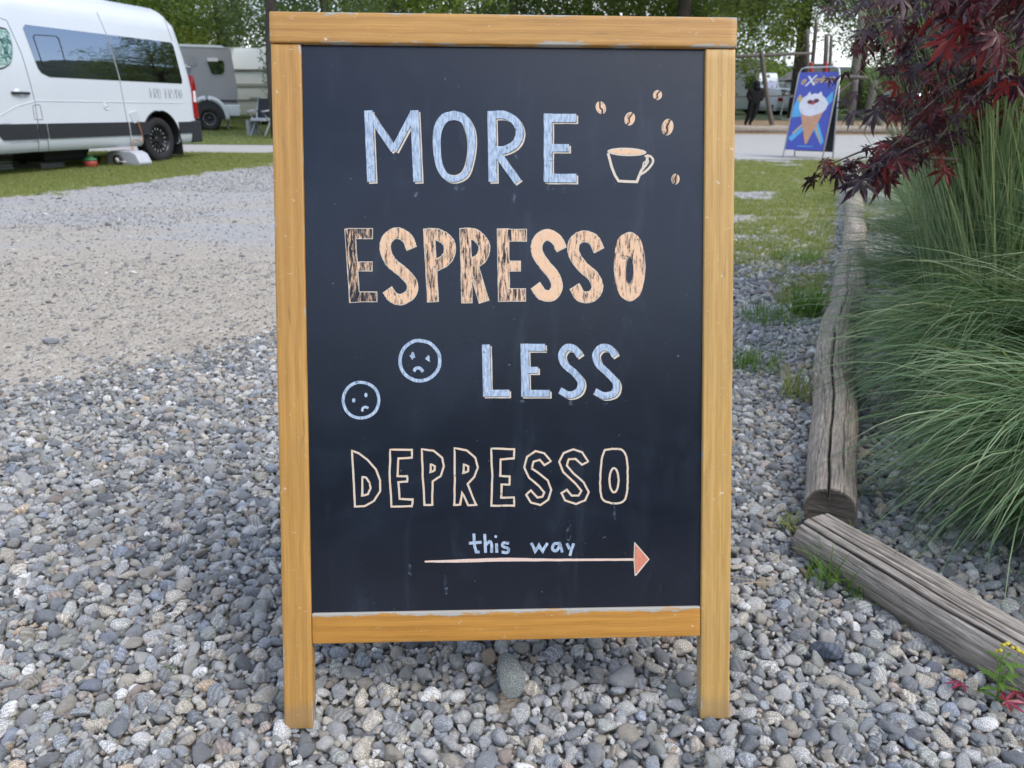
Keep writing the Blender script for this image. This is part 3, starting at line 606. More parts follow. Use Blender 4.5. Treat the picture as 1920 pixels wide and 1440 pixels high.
# sprays seen one by one: (tip px, py, depth) from a root further right and back
def sp(tx, ty, td, rx, ry, rd, n, size, **k): spray(pt(rx, ry, rd), pt(tx, ty, td), n, size, **k)
sp(1532, 318, 2.05, 1790, 262, 2.5, 30, .062, spread=.035, sag=.015)
sp(1585, 330, 2.0, 1800, 300, 2.4, 26, .07, spread=.03, sag=.01)
sp(1640, 322, 2.1, 1830, 250, 2.5, 24, .066, spread=.04, sag=.02)
sp(1650, 292, 2.0, 1850, 190, 2.4, 16, .06, spread=.035, sag=.02)
sp(1700, 235, 1.9, 1900, 150, 2.3, 26, .062, spread=.045, sag=.03)
sp(1672, 215, 2.3, 1860, 120, 2.7, 40, .06, spread=.06, sag=.04)
sp(1760, 260, 1.9, 1920, 150, 2.2, 16, .06, spread=.04, sag=.03)
sp(1612, 6, 2.6, 1900, -80, 3.0, 60, .065, spread=.09)
sp(1668, 60, 2.5, 1900, 10, 2.9, 90, .062, spread=.10)
sp(1676, 120, 2.6, 1900, 60, 3.0, 100, .062, spread=.10)
sp(1688, 165, 2.5, 1950, 110, 2.9, 100, .06, spread=.09)
sp(1700, 30, 1.9, 1960, -60, 2.3, 80, .066, spread=.09)
sp(1720, 90, 1.9, 2000, 30, 2.3, 90, .064, spread=.09)
sp(1760, 140, 2.0, 2000, 80, 2.3, 90, .06, spread=.09)
sp(1820, 100, 1.6, 2060, 0, 1.9, 60, .068, spread=.08)
sp(1850, 30, 1.45, 2100, -60, 1.7, 50, .07, spread=.08)
sp(1760, 0, 1.55, 2040, -90, 1.8, 46, .07, spread=.08)
sp(1880, 70, 1.5, 2100, 0, 1.7, 40, .07, spread=.07)
for (tx, ty) in ((1690, 190), (1730, 175), (1780, 205), (1830, 190), (1880, 220), (1700, 130), (1800, 160), (1860, 150), (1740, 240), (1820, 250), (1650, 90), (1680, 60), (1750, 60), (1900, 180)):
    sp(tx, ty, 2.35+.3*rm.random(), tx+200, ty-70, 2.9, 60, .066, spread=.09)
for _ in range(230):         # the body of the crown
    u = Vector((rm.gauss(0, 1), rm.gauss(0, 1), rm.gauss(0, 1))).normalized()*rm.random()**.4; c = Vector((2.75+1.15*u.x, 3.3+.95*u.y, 1.66+.60*u.z)); root = TO+Vector((-.05, -.1, 1.1+.7*rm.random()))
    spray(root.lerp(c, .45), c, 48, .07, spread=.11, twig=.0035)
bm_obj('branches', bmB, M_bark, tree, 'all')
LP = np.array([p-TO for p in LP]); LR = np.array(LR); LS = np.array(LS); mi = rng.integers(0, 10, len(LP))
mx_, my_, mz_ = project(LP+np.array(TO)); sc_ = np.where((mx_ > 1500) & (mx_ < 1930) & (my_ > -20) & (my_ < 420), LS[:, 0]/mz_, 0); od = np.argsort(-sc_)[:299]; msel = np.zeros(len(LP), bool); msel[od] = True
for i in np.nonzero(msel)[0]:
    o = bpy.data.objects.new('leaf', MLEAF[mi[i]]); COL.objects.link(o); o.parent = tree; o.location = LP[i]; o.rotation_euler = LR[i]; o.scale = LS[i]
scatter('foliage', LP[~msel], LR[~msel], LS[~msel], mi[~msel], lib_m, tree)
print('maple leaves', len(LP))
# fallen leaves
N = NT('fallen_maple_leaf'); v = N.obj(); N.P(Base_Color=N.ramp(N.noise(60, 4, v), (.3, (.14, .012, .03)), (.7, (.30, .03, .07))), Roughness=.4); M_fallen = N.m
for i, (x, y, s, rz, lab) in enumerate(((1800, 1303, .034, 2.9, 'crimson maple leaf fallen on the pebbles left of the green weed'), (1880, 1335, .036, -.2, 'dark pink fallen maple leaf lying under the green weed'), (1900, 1322, .03, .6, 'fallen maple leaf at the very right border beside the weed'), (1415, 556, .03, 1., 'small red maple leaf fallen on gravel right of the board'))):
    me = maple_leaf(50+i); me.materials.clear(); me.materials.append(M_fallen); p = at(x, y); o = link('fallen_leaf', me, loc=p+Vector((0, 0, .022)), rot=(.25, -.1, rz), scale=(s, s, s)); tag(o, lab, 'leaf', 'fallen red maple leaves')

# ------------------------------------------------------------------ chalkboard sign
YAW, LEAN, BW, BH = .0432441, .292268, .70, 1.08958
BO = Vector((-.349544, .944760, 0)); BU = Vector((math.cos(YAW), math.sin(YAW), 0)); BB = Vector((-math.sin(YAW), math.cos(YAW), 0))
BV = Vector((0, 0, math.cos(LEAN)))+BB*math.sin(LEAN); BN = BU.cross(BV)        # BN points to the viewer
MB_ = Matrix(((BU.x, BV.x, BN.x, BO.x), (BU.y, BV.y, BN.y, BO.y), (BU.z, BV.z, BN.z, BO.z), (0, 0, 0, 1)))
PANZ = -.006
def bd(X, Y, z=PANZ):        # where a point of the drawing lies on the board
    d = ray(X, Y); c = Vector((0, 0, CH)); o = BO+BN*z; t = (o-c).dot(BN)/d.dot(BN); p = c+d*t-BO; return p.dot(BU), p.dot(BV)
sign = empty('chalkboard_sign', BO, 0, 'wooden A-frame chalkboard with hand-lettered MORE ESPRESSO LESS DEPRESSO standing on gravel', 'sign')
sign.matrix_world = Matrix.Translation(BO)
RB = Matrix.Translation(-BO)@MB_           # local board frame -> sign frame
def wood(name, light, dark, axis, worn=(.55, .53, .47), seed=0., wear=.5, bounds=None, topwear=0.):
    N = NT(name); v0 = N.obj(); v = N.map(v0, loc=(seed, seed*1.7, seed*.6)); sc = (3, 45, 45) if axis == 'x' else (45, 3, 45)
    g = N.noise(1., 6, N.map(v, tuple(s*1.6 if s > 5 else s for s in sc)), .65, .5); g2 = N.noise(1., 4, N.map(v, tuple(s*9 if s > 5 else s*2 for s in sc)), .75); big = N.noise(3.2, 3, v)
    sc3 = (5, 9, 9) if axis == 'x' else (9, 5, 9)
    rings = N.n('TexWave', {'Vector': N.map(v, sc3), 'Scale': 2.2, 'Distortion': 3.5, 'Detail': 3., 'Detail Scale': 1.2}, wave_type='BANDS', bands_direction='Y' if axis == 'x' else 'X').outputs['Fac']
    c = N.mix(g, dark, light); c = N.mix(.35, c, N.ramp(rings, (.25, (.84, .76, .66)), (.7, (1.1, 1.1, 1.1))), 'MULTIPLY')
    c = N.mix(.8, c, N.ramp(g2, (.3, .74), (.7, 1.2)), 'MULTIPLY'); c = N.mix(.5, c, N.ramp(big, (.3, .82), (.7, 1.15)), 'MULTIPLY')
    # scratches and chips in the varnish
    scr = N.noise(1., 3, N.map(v, (60, 260, 60), rot=(0, 0, .5)), .8, 1.5); chips = N.noise(38, 5, v, .75)
    sm = N.math('MAXIMUM', N.ramp(scr, (.675, 0), (.70, .75)), N.ramp(chips, (.655, 0), (.68, .85)))
    c = N.mix(sm, c, (.72, .66, .50))
    dk = N.ramp(N.noise(1., 3, N.map(v, (sc[0]*2, sc[1]*3, sc[2]*3)), .8), (.27, .8), (.33, 0)); c = N.mix(N.math('MULTIPLY', dk, .55), c, (.12, .09, .05))
    # bare greyed wood along the arrises
    en = N.noise(1., 6, N.map(v, (sc[0]*4, sc[1]*1.2, sc[2]*1.2) if axis == 'x' else (sc[0]*1.2, sc[1]*4, sc[2]*1.2)), .75)
    if bounds:
        xy = N.n('SeparateXYZ', {0: v0}); X, Y = xy.outputs[0], xy.outputs[1]; x0, x1, y0, y1 = bounds
        dx = N.math('MINIMUM', N.math('SUBTRACT', X, x0), N.math('SUBTRACT', x1, X)); dy = N.math('MINIMUM', N.math('SUBTRACT', Y, y0), N.math('SUBTRACT', y1, Y))
        d = N.math('MINIMUM', dx, dy)
        if topwear: d = N.math('MINIMUM', d, N.math('SUBTRACT', N.math('SUBTRACT', y1, Y), topwear))
        # a ragged worn strip a few millimetres wide
        dd = N.math('SUBTRACT', d, N.math('MULTIPLY', N.math('SUBTRACT', en, .60-.12*wear), .045))
        em = N.ramp(N.math('MULTIPLY_ADD', dd, 100., .5), (.35, 1), (.55, 0))
    else: em = N.ramp(en, (.8, 0), (.9, 1))
    if axis == 'y':
        fy = N.n('SeparateXYZ', {0: v0}).outputs[1]; foot = N.math('ADD', fy, N.math('MULTIPLY', en, -.05)); c = N.mix(N.ramp(foot, (.0, .4), (.018, 0)), c, (.25, .19, .12))
    grey = N.mix(g2, tuple(x*.45 for x in worn), worn); c = N.mix(em, c, grey)
    N.P(Base_Color=c, Roughness=N.mix(em, N.ramp(g, (.3, .32), (.7, .5)), .85)); N.set(N.b.inputs['Coat Weight'], .12); N.set(N.b.inputs['Coat Roughness'], .3)
    N.bump(N.math('ADD', g2, N.math('MULTIPLY', em, 1.2)), .25, .0012); return N.m
M_wl = wood('varnished_pine_left', (.55, .315, .09), (.43, .22, .05), 'y', seed=.3, wear=.2, bounds=(0, .0443, 0, 1.0438))
M_wr = wood('varnished_pine_right', (.62, .40, .14), (.48, .28, .075), 'y', seed=2.1, wear=.2, bounds=(.6535, .70, 0, 1.0438))
M_wt = wood('varnished_pine_top', (.55, .31, .085), (.44, .22, .05), 'x', seed=4.2, wear=.8, bounds=(-.0008, .7008, 1.0448, BH))
M_wb = wood('varnished_pine_bottom', (.57, .29, .06), (.47, .21, .03), 'x', seed=6.6, wear=.4, bounds=(.0448, .6530, .1335, .1815), topwear=.007)
def plank(name, a, b, mat, wornside=None, parent=sign, M=RB, nx=60, nz=12):
    """board-frame box, subdivided, arrises eased and slightly ragged; 'edge' attribute = closeness to an arris"""
    a = np.array(a, float); b = np.array(b, float); bm = bmesh.new(); box(bm, a, b)
    L = b-a; ax = int(np.argmax(L)); bmesh.ops.bevel(bm, geom=bm.edges[:], offset=.0022, segments=3, affect='EDGES', profile=.5)
    ed = [e for e in bm.edges if abs((e.verts[0].co-e.verts[1].co)[ax]) > L[ax]*.8]; bmesh.ops.subdivide_edges(bm, edges=ed, cuts=70, use_grid_fill=True)
    a2 = 1 if ax == 0 else 0; ed = [e for e in bm.edges if abs((e.verts[0].co-e.verts[1].co)[a2]) > L[a2]*.5]; bmesh.ops.subdivide_edges(bm, edges=ed, cuts=9, use_grid_fill=True)
    ev = []
    for v in bm.verts:
        d = sorted([min(v.co[i]-a[i], b[i]-v.co[i]) for i in range(3)]); e = math.exp(-(d[1]/.0035)**1.2)
        if wornside is not None:
            i, s, wd = wornside; dd = (v.co[i]-a[i]) if s < 0 else (b[i]-v.co[i]); e = max(e, math.exp(-(dd/wd)**2))
        ev.append(e); nn = mnoise.noise(Vector(v.co)*70)+.6*mnoise.noise(Vector(v.co)*210)
        if d[1] < .002: v.co += (Vector((a+b)/2)-v.co).normalized()*max(0, nn)*.0009
        v.co = M@v.co if False else v.co
    me = bpy.data.meshes.new(name); bm.to_mesh(me); bm.free(); me.materials.append(mat)
    at_ = me.attributes.new('edge', 'FLOAT', 'POINT'); at_.data.foreach_set('value', np.array(ev, np.float32))
    me.polygons.foreach_set('use_smooth', np.ones(len(me.polygons), bool)); me.set_sharp_from_angle(angle=rad(50))
    o = link(name, me, parent); o.matrix_local = M; return o
TH = .026
plank('post', (0, 0, -TH), (.0443, 1.0438, 0), M_wl); plank('post', (.6535, 0, -TH), (.70, 1.0438, 0), M_wr)
plank('top_rail', (-.0008, 1.0448, -TH-.004), (.7008, BH, .0035), M_wt)
plank('bottom_rail', (.0448, .1335, -TH+.004), (.6530, .1815, -.0015), M_wb, wornside=(1, 1, .007))
# blackboard panel
N = NT('blackboard'); v = N.obj()
sm1 = N.noise(3.2, 6, N.map(v, (1, 1.7, 1), rot=(0, 0, .5)), .6, 1.2); sm2 = N.noise(30, 5, v, .75); dots = N.noise(160, 2, v, .5); sm3 = N.noise(1., 5, N.map(v, (14, 3, 1), rot=(0, 0, -.25)), .6, 1.5)
c = N.mix(N.ramp(sm1, (.45, 0), (.8, .13)), (.004, .0075, .018), (.038, .064, .115)); c = N.mix(N.ramp(sm3, (.55, 0), (.8, .12)), c, (.12, .16, .22))
c = N.mix(N.math('MULTIPLY', N.ramp(dots, (.73, 0), (.77, .4)), N.ramp(sm2, (.45, 0), (.6, 1))), c, (.4, .42, .45))
N.P(Base_Color=c, Roughness=N.ramp(sm1, (.3, .20), (.7, .30))); N.set(N.b.inputs['Specular IOR Level'], .62); N.bump(N.noise(900, 2, v), .10, .0004); M_board = N.m
bm = bmesh.new(); box(bm, (.0446, .1818, -.012), (.6533, 1.0446, PANZ)); o = bm_obj('board_panel', bm, M_board, sign); o.matrix_local = RB
# rear leg frame hinged at the top, folding out behind
yl = .62; R2 = Matrix.Translation(-BO)@Matrix.Translation(BO)
top = BV*(1.035)-BN*(TH+.012); fo = Vector((0, 0, 0))+BB*(2*BV.dot(BB)*1.035+.03)
bvec = (top-fo); bl = bvec.length; bvn = bvec.normalized(); bnn = BU.cross(bvn)
RK = Matrix(((BU.x, bvn.x, bnn.x, fo.x), (BU.y, bvn.y, bnn.y, fo.y), (BU.z, bvn.z, bnn.z, fo.z), (0, 0, 0, 1)))
plank('rear_post', (.006, 0, -.022), (.05, bl, 0), M_wl, M=RK); plank('rear_post', (.65, 0, -.022), (.694, bl, 0), M_wr, M=RK)
plank('rear_rail', (.0505, .14, -.020), (.6495, .185, -.002), M_wb, M=RK); plank('rear_rail', (.0505, bl-.05, -.020), (.6495, bl-.004, -.002), M_wt, M=RK)
bm = bmesh.new(); box(bm, (.0508, .1853, -.012), (.6492, bl-.0503, -.006)); o = bm_obj('rear_panel', bm, M_board, sign); o.matrix_local = RK
M_steel = simple('dull_steel', (.35, .35, .36), .35, .9)
for u in (.09, .58):
    bm = bmesh.new(); box(bm, (u, 1.0, -TH-.004), (u+.05, 1.04, -TH)); o = bm_obj('hinge', bm, M_steel, sign); o.matrix_local = RB

# paint and chalk-pen drawing, laid 0.3-1.2 mm proud of the panel
def paint(name, col, col2, wear, stretch=(150, 22), thr=None, pale=None):
    N = NT(name); v = N.obj(); s = N.noise(1., 7, N.map(v, (stretch[0]*1.5, stretch[1]*1.6, 1)), .78, .5); s2 = N.noise(300, 3, v, .6); s3 = N.noise(1., 4, N.map(v, (stretch[0]*2.5, stretch[1]*3, 1)), .7, .4)
    c = N.mix(N.ramp(s3, (.38, 0), (.58, 1)), col2, col); c = N.mix(.35, c, N.ramp(s2, (.3, .8), (.7, 1.1)), 'MULTIPLY')
    chip = N.ramp(s, (wear-.05, 1), (wear+.05, 0)); chip2 = N.ramp(N.noise(75, 5, v, .8), (.33, 1), (.37, 0))
    m = N.math('MAXIMUM', chip, N.math('MULTIPLY', chip2, .9)); c = N.mix(m, c, (.016, .022, .035))
    N.P(Base_Color=c, Roughness=.6); N.set(N.b.inputs['Specular IOR Level'], .3); return N.m
BLUE = paint('blue_chalk_pen', (.50, .61, .75), (.23, .32, .46), .36)
CREAM = paint('cream_outline_pen', (.72, .62, .49), (.62, .58, .50), .22)
PEACH = [paint('peach_chalk_pen_%d' % i, (.84, .54, .34), (.76, .55, .38), w) for i, w in enumerate((.36, .44, .48, .53))]
LINE = paint('pale_line_pen', (.78, .56, .38), (.62, .60, .52), .25)
SALMON = paint('salmon_pen', (.72, .26, .17), (.60, .22, .15), .3); M_dark = paint('board_coloured_gap', (.016, .022, .035), (.016, .022, .035), .1)
PINK = paint('pale_pink_pen', (.78, .55, .45), (.70, .62, .55), .3)
jr = random.Random(11)
def z3(p): return (620+p[0]*.35417, 150+p[1]*.35417)
def z4(p): return (620+p[0]*.35417, 600+p[1]*.35417)
class Draw:
    def __init__(s): s.V = []; s.F = []; s.M = []; s.mats = []; s.k = 0
    def mi(s, m):
        if m not in s.mats: s.mats.append(m)
        return s.mats.index(m)
    def stroke(s, pts, w, mat, zf=z3, lay=0, curve=False, dx=0, dy=0, closed=False, grow=0., jit=1.2, taper=None):
        pts = [(x+dx, y+dy) for x, y in pts]
        if closed: pts = pts+[pts[0]]
        if curve: C = catmull(pts, 14*len(pts))
        else:
            C = []
            for a, b in zip(pts, pts[1:]):
                m = max(3, int(math.dist(a, b)/18)); C += [(a[0]+(b[0]-a[0])*i/m, a[1]+(b[1]-a[1])*i/m) for i in range(m)]
            C.append(pts[-1]); C = np.array(C)
        n = len(C); T = np.gradient(C, axis=0)
        if closed: T[0] = T[-1] = C[1]-C[-2]
        T /= np.linalg.norm(T, axis=1)[:, None]+1e-9
        # mitre the corners
        N_ = np.stack([-T[:, 1], T[:, 0]], 1); D = np.diff(C, axis=0); D /= np.linalg.norm(D, axis=1)[:, None]+1e-9; mit = np.ones(n)
        cs = np.abs((D[:-1]*D[1:]).sum(1)); mit[1:-1] = 1/np.sqrt(np.clip((1+(D[:-1]*D[1:]).sum(1))/2, .2, 1))
        if not closed and grow: C[0] -= T[0]*grow; C[-1] += T[-1]*grow
        ph = jr.random()*100; f = np.array([1+.05*jit*mnoise.noise(Vector((i*.35+ph, 0, 0))) for i in range(n)]); ww = (w/2+grow)*f*mit
        if taper is not None: ww *= np.interp(np.linspace(0, 1, n), np.linspace(0, 1, len(taper)), taper)
        jo = np.array([[mnoise.noise(Vector((i*.3, ph, 1))), mnoise.noise(Vector((i*.3, ph, 7)))] for i in range(n)])*jit
        if closed: jo[-1] = jo[0]; ww[-1] = ww[0]
        C = C+jo; s.k += 1; z = PANZ+.0003+lay*.0003+s.k*.000012; b = len(s.V)
        for c, nn, q in zip(C, N_, ww):
            for sg in (-1, 1): u, v = bd(*zf((c[0]+nn[0]*q*sg, c[1]+nn[1]*q*sg))); s.V.append((u, v, z))
        k = s.mi(mat)
        for i in range(n-1): s.F.append((b+2*i, b+2*i+1, b+2*i+3, b+2*i+2)); s.M.append(k)
    def fill(s, pts, mat, zf=z3, lay=0, curve=False):
        C = catmull(pts+[pts[0]], 8*len(pts))[:-1] if curve else pts
        s.k += 1; z = PANZ+.0003+lay*.0003+s.k*.000012; b = len(s.V)
        for c in C: u, v = bd(*zf(c)); s.V.append((u, v, z))
        s.F.append(tuple(range(b, b+len(C)))[::-1]); s.M.append(s.mi(mat))
    def ring(s, outer, inner, mat, zf=z3, lay=0, n=48):
        A = catmull(outer+[outer[0]], n+1)[:-1]; B = catmull(inner+[inner[0]], n+1)[:-1]; s.k += 1; z = PANZ+.0003+lay*.0003+s.k*.000012; b = len(s.V)
        for c in list(A)+list(B): u, v = bd(*zf(c)); s.V.append((u, v, z))
        for i in range(n): j = (i+1) % n; s.F.append((b+i, b+j, b+n+j, b+n+i)); s.M.append(s.mi(mat))
    def done(s, name, label=None):
        me = bpy.data.meshes.new(name); me.from_pydata(s.V, [], s.F); me.update()
        for m in s.mats: me.materials.append(m)
        me.polygons.foreach_set('material_index', np.array(s.M, np.int32)); bm = bmesh.new(); bm.from_mesh(me)
        for f in bm.faces:
            f.normal_update()
            if f.normal.z < 0: f.normal_flip()
        bm.to_mesh(me); bm.free(); o = link(name, me, sign); o.matrix_local = RB
        if label: o['label'] = label
        return o
def ell(cx, cy, rx, ry, n=16, rot=0., j=0.):
    out = []
    for i in range(n):
        a = 2*math.pi*i/n; x, y = rx*math.cos(a)*(1+jr.uniform(-j, j)), ry*math.sin(a)*(1+jr.uniform(-j, j)); out.append((cx+x*math.cos(rot)-y*math.sin(rot), cy+x*math.sin(rot)+y*math.cos(rot)))
    return out
def blue_letter(strokes, label, zf=z3, off=(10, 9)):
    d = Draw()
    for st in strokes: d.stroke(st[0], st[1], CREAM, zf, 0, st[2] if len(st) > 2 else False, off[0], off[1], jit=1.)
    for st in strokes: d.stroke(st[0], st[1]+3, M_dark, zf, 1, st[2] if len(st) > 2 else False, 1.5, 1.5, jit=1.)
    for st in strokes: d.stroke(st[0], st[1], BLUE, zf, 2, st[2] if len(st) > 2 else False, jit=1.)
    return d.done('letter', label)
# MORE
blue_letter([([(200, 162), (216, 540)], 44), ([(200, 172), (335, 372)], 36), ([(335, 372), (440, 172)], 36), ([(443, 162), (460, 540)], 44)], 'pale blue letter M')
d = Draw(); O1 = [(655, 165), (715, 185), (757, 250), (768, 330), (755, 430), (725, 510), (660, 543), (600, 525), (560, 460), (543, 350), (550, 250), (590, 185)]; I1 = [(655, 212), (695, 230), (722, 300), (728, 370), (718, 440), (695, 492), (655, 508), (615, 490), (590, 430), (583, 350), (588, 275), (615, 225)]
d.ring([(x+7, y+6) for x, y in O1], [(x-4, y-4) for x, y in I1], CREAM, lay=0); d.ring(O1, [(x+5, y+4) for x, y in I1], M_dark, lay=1); d.ring([(x-2, y-2) for x, y in O1], I1, BLUE, lay=2); d.done('letter', 'pale blue letter O')
blue_letter([([(851, 165), (858, 540)], 44), ([(850, 186), (920, 186), (978, 220), (1000, 280), (978, 338), (920, 370), (868, 372)], 42, True), ([(880, 385), (990, 540)], 40)], 'pale blue letter R')
blue_letter([([(1150, 178), (1150, 540)], 44), ([(1150, 202), (1300, 202)], 44), ([(1150, 360), (1262, 360)], 40), ([(1140, 520), (1300, 520)], 46)], 'pale blue letter E')
# ESPRESSO
def peach_letter(strokes, lv, label, zf=z3):
    d = Draw()
    for st in strokes: d.stroke(st[0], st[1], CREAM, zf, 0, st[2] if len(st) > 2 else False, grow=4, jit=1.2)
    for st in strokes: d.stroke(st[0], st[1], PEACH[lv], zf, 1, st[2] if len(st) > 2 else False, jit=1.2)
    return d.done('letter', label)
peach_letter([([(102, 790), (128, 1175)], 50), ([(90, 813), (220, 813)], 50), ([(128, 987), (218, 987)], 44), ([(104, 1148), (243, 1148)], 48)], 3, 'worn peach letter E')
peach_letter([([(428, 890), (405, 838), (350, 810), (300, 842), (290, 900), (320, 965), (385, 1020), (430, 1075), (425, 1130), (375, 1162), (330, 1150), (302, 1112)], 52, True)], 1, 'peach letter S')
peach_letter([([(520, 790), (542, 1172)], 54), ([(515, 815), (575, 822), (622, 858), (630, 910), (605, 955), (550, 985)], 56, True)], 2, 'worn peach letter P')
peach_letter([([(712, 788), (722, 1178)], 52), ([(708, 812), (765, 820), (808, 865), (812, 905), (790, 950), (735, 975)], 54, True), ([(755, 985), (812, 1172)], 50)], 2, 'worn peach letter R')
peach_letter([([(912, 790), (918, 1170)], 56), ([(900, 822), (1035, 822)], 60), ([(935, 985), (1003, 985)], 50), ([(895, 1138), (1030, 1138)], 62)], 2, 'chipped peach letter E')
peach_letter([([(1222, 895), (1195, 845), (1145, 820), (1100, 850), (1092, 910), (1130, 975), (1180, 1035), (1198, 1095), (1170, 1140), (1120, 1135), (1085, 1090)], 54, True)], 0, 'smooth peach letter S')
peach_letter([([(1420, 900), (1390, 845), (1335, 828), (1290, 860), (1288, 920), (1330, 985), (1390, 1040), (1412, 1100), (1380, 1145), (1325, 1145), (1292, 1095)], 54, True)], 1, 'peach letter S')
d = Draw(); O2 = [(1583, 808), (1625, 825), (1652, 880), (1662, 980), (1655, 1080), (1635, 1140), (1590, 1167), (1545, 1155), (1515, 1100), (1503, 990), (1508, 880), (1535, 825)]; I2 = [(1578, 930), (1592, 945), (1602, 990), (1603, 1040), (1597, 1075), (1583, 1088), (1570, 1075), (1563, 1040), (1560, 990), (1564, 945)]
d.ring(ell(1583, 988, 84, 184, 14), I2, CREAM, lay=0); d.ring(O2, I2, PEACH[1], lay=1); d.done('letter', 'peach letter O')
# LESS
blue_letter([([(822, 130), (828, 405)], 42), ([(806, 387), (945, 387)], 36)], 'pale blue letter L', z4)
blue_letter([([(1026, 125), (1030, 405)], 42), ([(1005, 145), (1135, 145)], 38), ([(1030, 265), (1098, 265)], 34), ([(1008, 388), (1160, 388)], 36)], 'pale blue letter E', z4)
blue_letter([([(1318, 190), (1290, 152), (1248, 146), (1222, 185), (1238, 235), (1290, 280), (1324, 330), (1310, 378), (1262, 396), (1212, 372)], 36, True)], 'pale blue letter S', z4, (11, 9))
blue_letter([([(1505, 190), (1478, 152), (1432, 146), (1402, 185), (1418, 235), (1470, 285), (1510, 335), (1500, 385), (1448, 400), (1398, 378)], 36, True)], 'pale blue letter S', z4, (11, 9))
# DEPRESSO in outline
def outline(loops, label):
    d = Draw()
    for (p, curve) in loops: d.stroke(p, 10.5, LINE, z4, 0, curve, closed=True, jit=2.2)
    return d.done('letter', label)
outline([([(112, 690), (122, 830), (128, 988), (180, 985), (232, 955), (262, 905), (262, 850), (240, 790), (195, 740), (150, 706)], False), ([(168, 828), (168, 930), (198, 922), (210, 892), (205, 860), (188, 834)], False)], 'outlined letter D')
outline([([(315, 687), (432, 687), (430, 728), (360, 732), (354, 825), (405, 827), (405, 855), (358, 858), (365, 945), (435, 950), (430, 985), (322, 988), (313, 850)], False)], 'outlined letter E')
outline([([(482, 683), (545, 692), (590, 730), (600, 775), (582, 825), (540, 855), (537, 978), (497, 980), (488, 830)], False), ([(530, 762), (530, 806), (550, 795), (552, 775)], False)], 'outlined letter P')
outline([([(655, 678), (720, 690), (766, 730), (780, 780), (760, 830), (725, 868), (770, 980), (728, 980), (697, 912), (685, 978), (655, 980), (657, 830)], False), ([(705, 762), (704, 812), (728, 800), (728, 775)], False)], 'outlined letter R')
outline([([(850, 680), (972, 684), (970, 732), (900, 738), (897, 825), (948, 828), (946, 870), (905, 870), (902, 940), (972, 938), (972, 982), (850, 982), (855, 830)], False)], 'outlined letter E')
outline([([(1165, 748), (1130, 705), (1085, 694), (1040, 725), (1025, 780), (1050, 835), (1105, 882), (1130, 912), (1122, 936), (1095, 940), (1060, 902), (1035, 925), (1060, 965), (1110, 980), (1152, 950), (1168, 900), (1150, 850), (1100, 810), (1065, 785), (1075, 750), (1105, 740), (1130, 768)], False)], 'outlined letter S')
outline([([(1365, 750), (1330, 700), (1285, 685), (1232, 705), (1210, 750), (1230, 805), (1295, 865), (1328, 905), (1312, 930), (1275, 930), (1250, 898), (1222, 915), (1240, 955), (1300, 975), (1348, 955), (1365, 910), (1340, 860), (1285, 812), (1250, 770), (1260, 738), (1295, 735), (1330, 765)], False)], 'outlined letter S')
outline([([(1450, 688), (1500, 682), (1545, 690), (1568, 740), (1572, 850), (1565, 930), (1540, 965), (1480, 968), (1435, 940), (1427, 850), (1435, 740)], True), (ell(1500, 848, 24, 64, 10), True)], 'outlined letter O')
# this way + arrow
for lab, st in (('t', [[(758, 1130), (762, 1200), (772, 1228), (788, 1228)], [(732, 1182), (800, 1176)]]), ('h', [[(816, 1132), (820, 1232)], [(820, 1192), (842, 1172), (852, 1190), (852, 1232)]]), ('i', [[(878, 1182), (880, 1232)]]), ('s', [[(944, 1182), (915, 1180), (912, 1198), (940, 1210), (936, 1230), (905, 1228)]]),
                ('w', [[(1062, 1180), (1085, 1224), (1103, 1192), (1120, 1224), (1148, 1180)]]), ('a', [[(1206, 1182), (1182, 1186), (1174, 1212), (1192, 1222), (1210, 1200), (1212, 1182), (1226, 1230)]]), ('y', [[(1250, 1182), (1266, 1214)], [(1286, 1182), (1272, 1225), (1266, 1248)]])):
    d = Draw()
    for p in st: d.stroke(p, 15, BLUE, z4, 0, lab in 'hsa' and len(p) > 3, jit=.6)
    if lab == 'i': d.fill(ell(874, 1146, 8, 8, 8), BLUE, z4)
    d.done('letter', 'small pale blue letter '+lab)
d = Draw(); d.stroke([(498, 1279), (700, 1275), (900, 1268), (1200, 1270), (1606, 1268)], 18, PINK, z4, 0, taper=[.5, 1, 1.1, .75, .7, .7]); d.fill([(1607, 1175), (1612, 1178), (1688, 1266), (1618, 1352), (1609, 1354), (1603, 1268)], CREAM, z4, 1); d.fill([(1611, 1186), (1680, 1267), (1613, 1344), (1608, 1268)], SALMON, z4, 2); d.done('arrow', 'pink arrow with a salmon head pointing right')
# faces
for lab, cx, cy, r, w, rest in (('upper', 472, 215, 106, 18, None), ('lower', 161, 424, 95, 16, None)):
    d = Draw(); d.stroke(ell(cx, cy, r, r*1.0, 18, 0, .015), w, BLUE, z4, 0, True, closed=True)
    if lab == 'upper':
        d.fill([(415, 185), (425, 188), (430, 168), (441, 172), (448, 200), (438, 200), (432, 212), (426, 200)], BLUE, z4, 1); d.fill([(500, 205), (512, 190), (518, 185), (526, 196), (524, 208), (527, 222), (515, 216)], BLUE, z4, 1)
        d.stroke([(440, 272), (452, 256), (472, 255), (490, 274)], 17, BLUE, z4, 1, True)
    else:
        d.fill(ell(122, 425, 9, 12, 10), BLUE, z4, 1); d.fill(ell(187, 397, 9, 12, 10), BLUE, z4, 1); d.stroke([(166, 484), (170, 468), (184, 460), (200, 466)], 13, BLUE, z4, 1, True)
    d.done('sad_face', 'small sad round face in pale blue, the %s one' % lab)
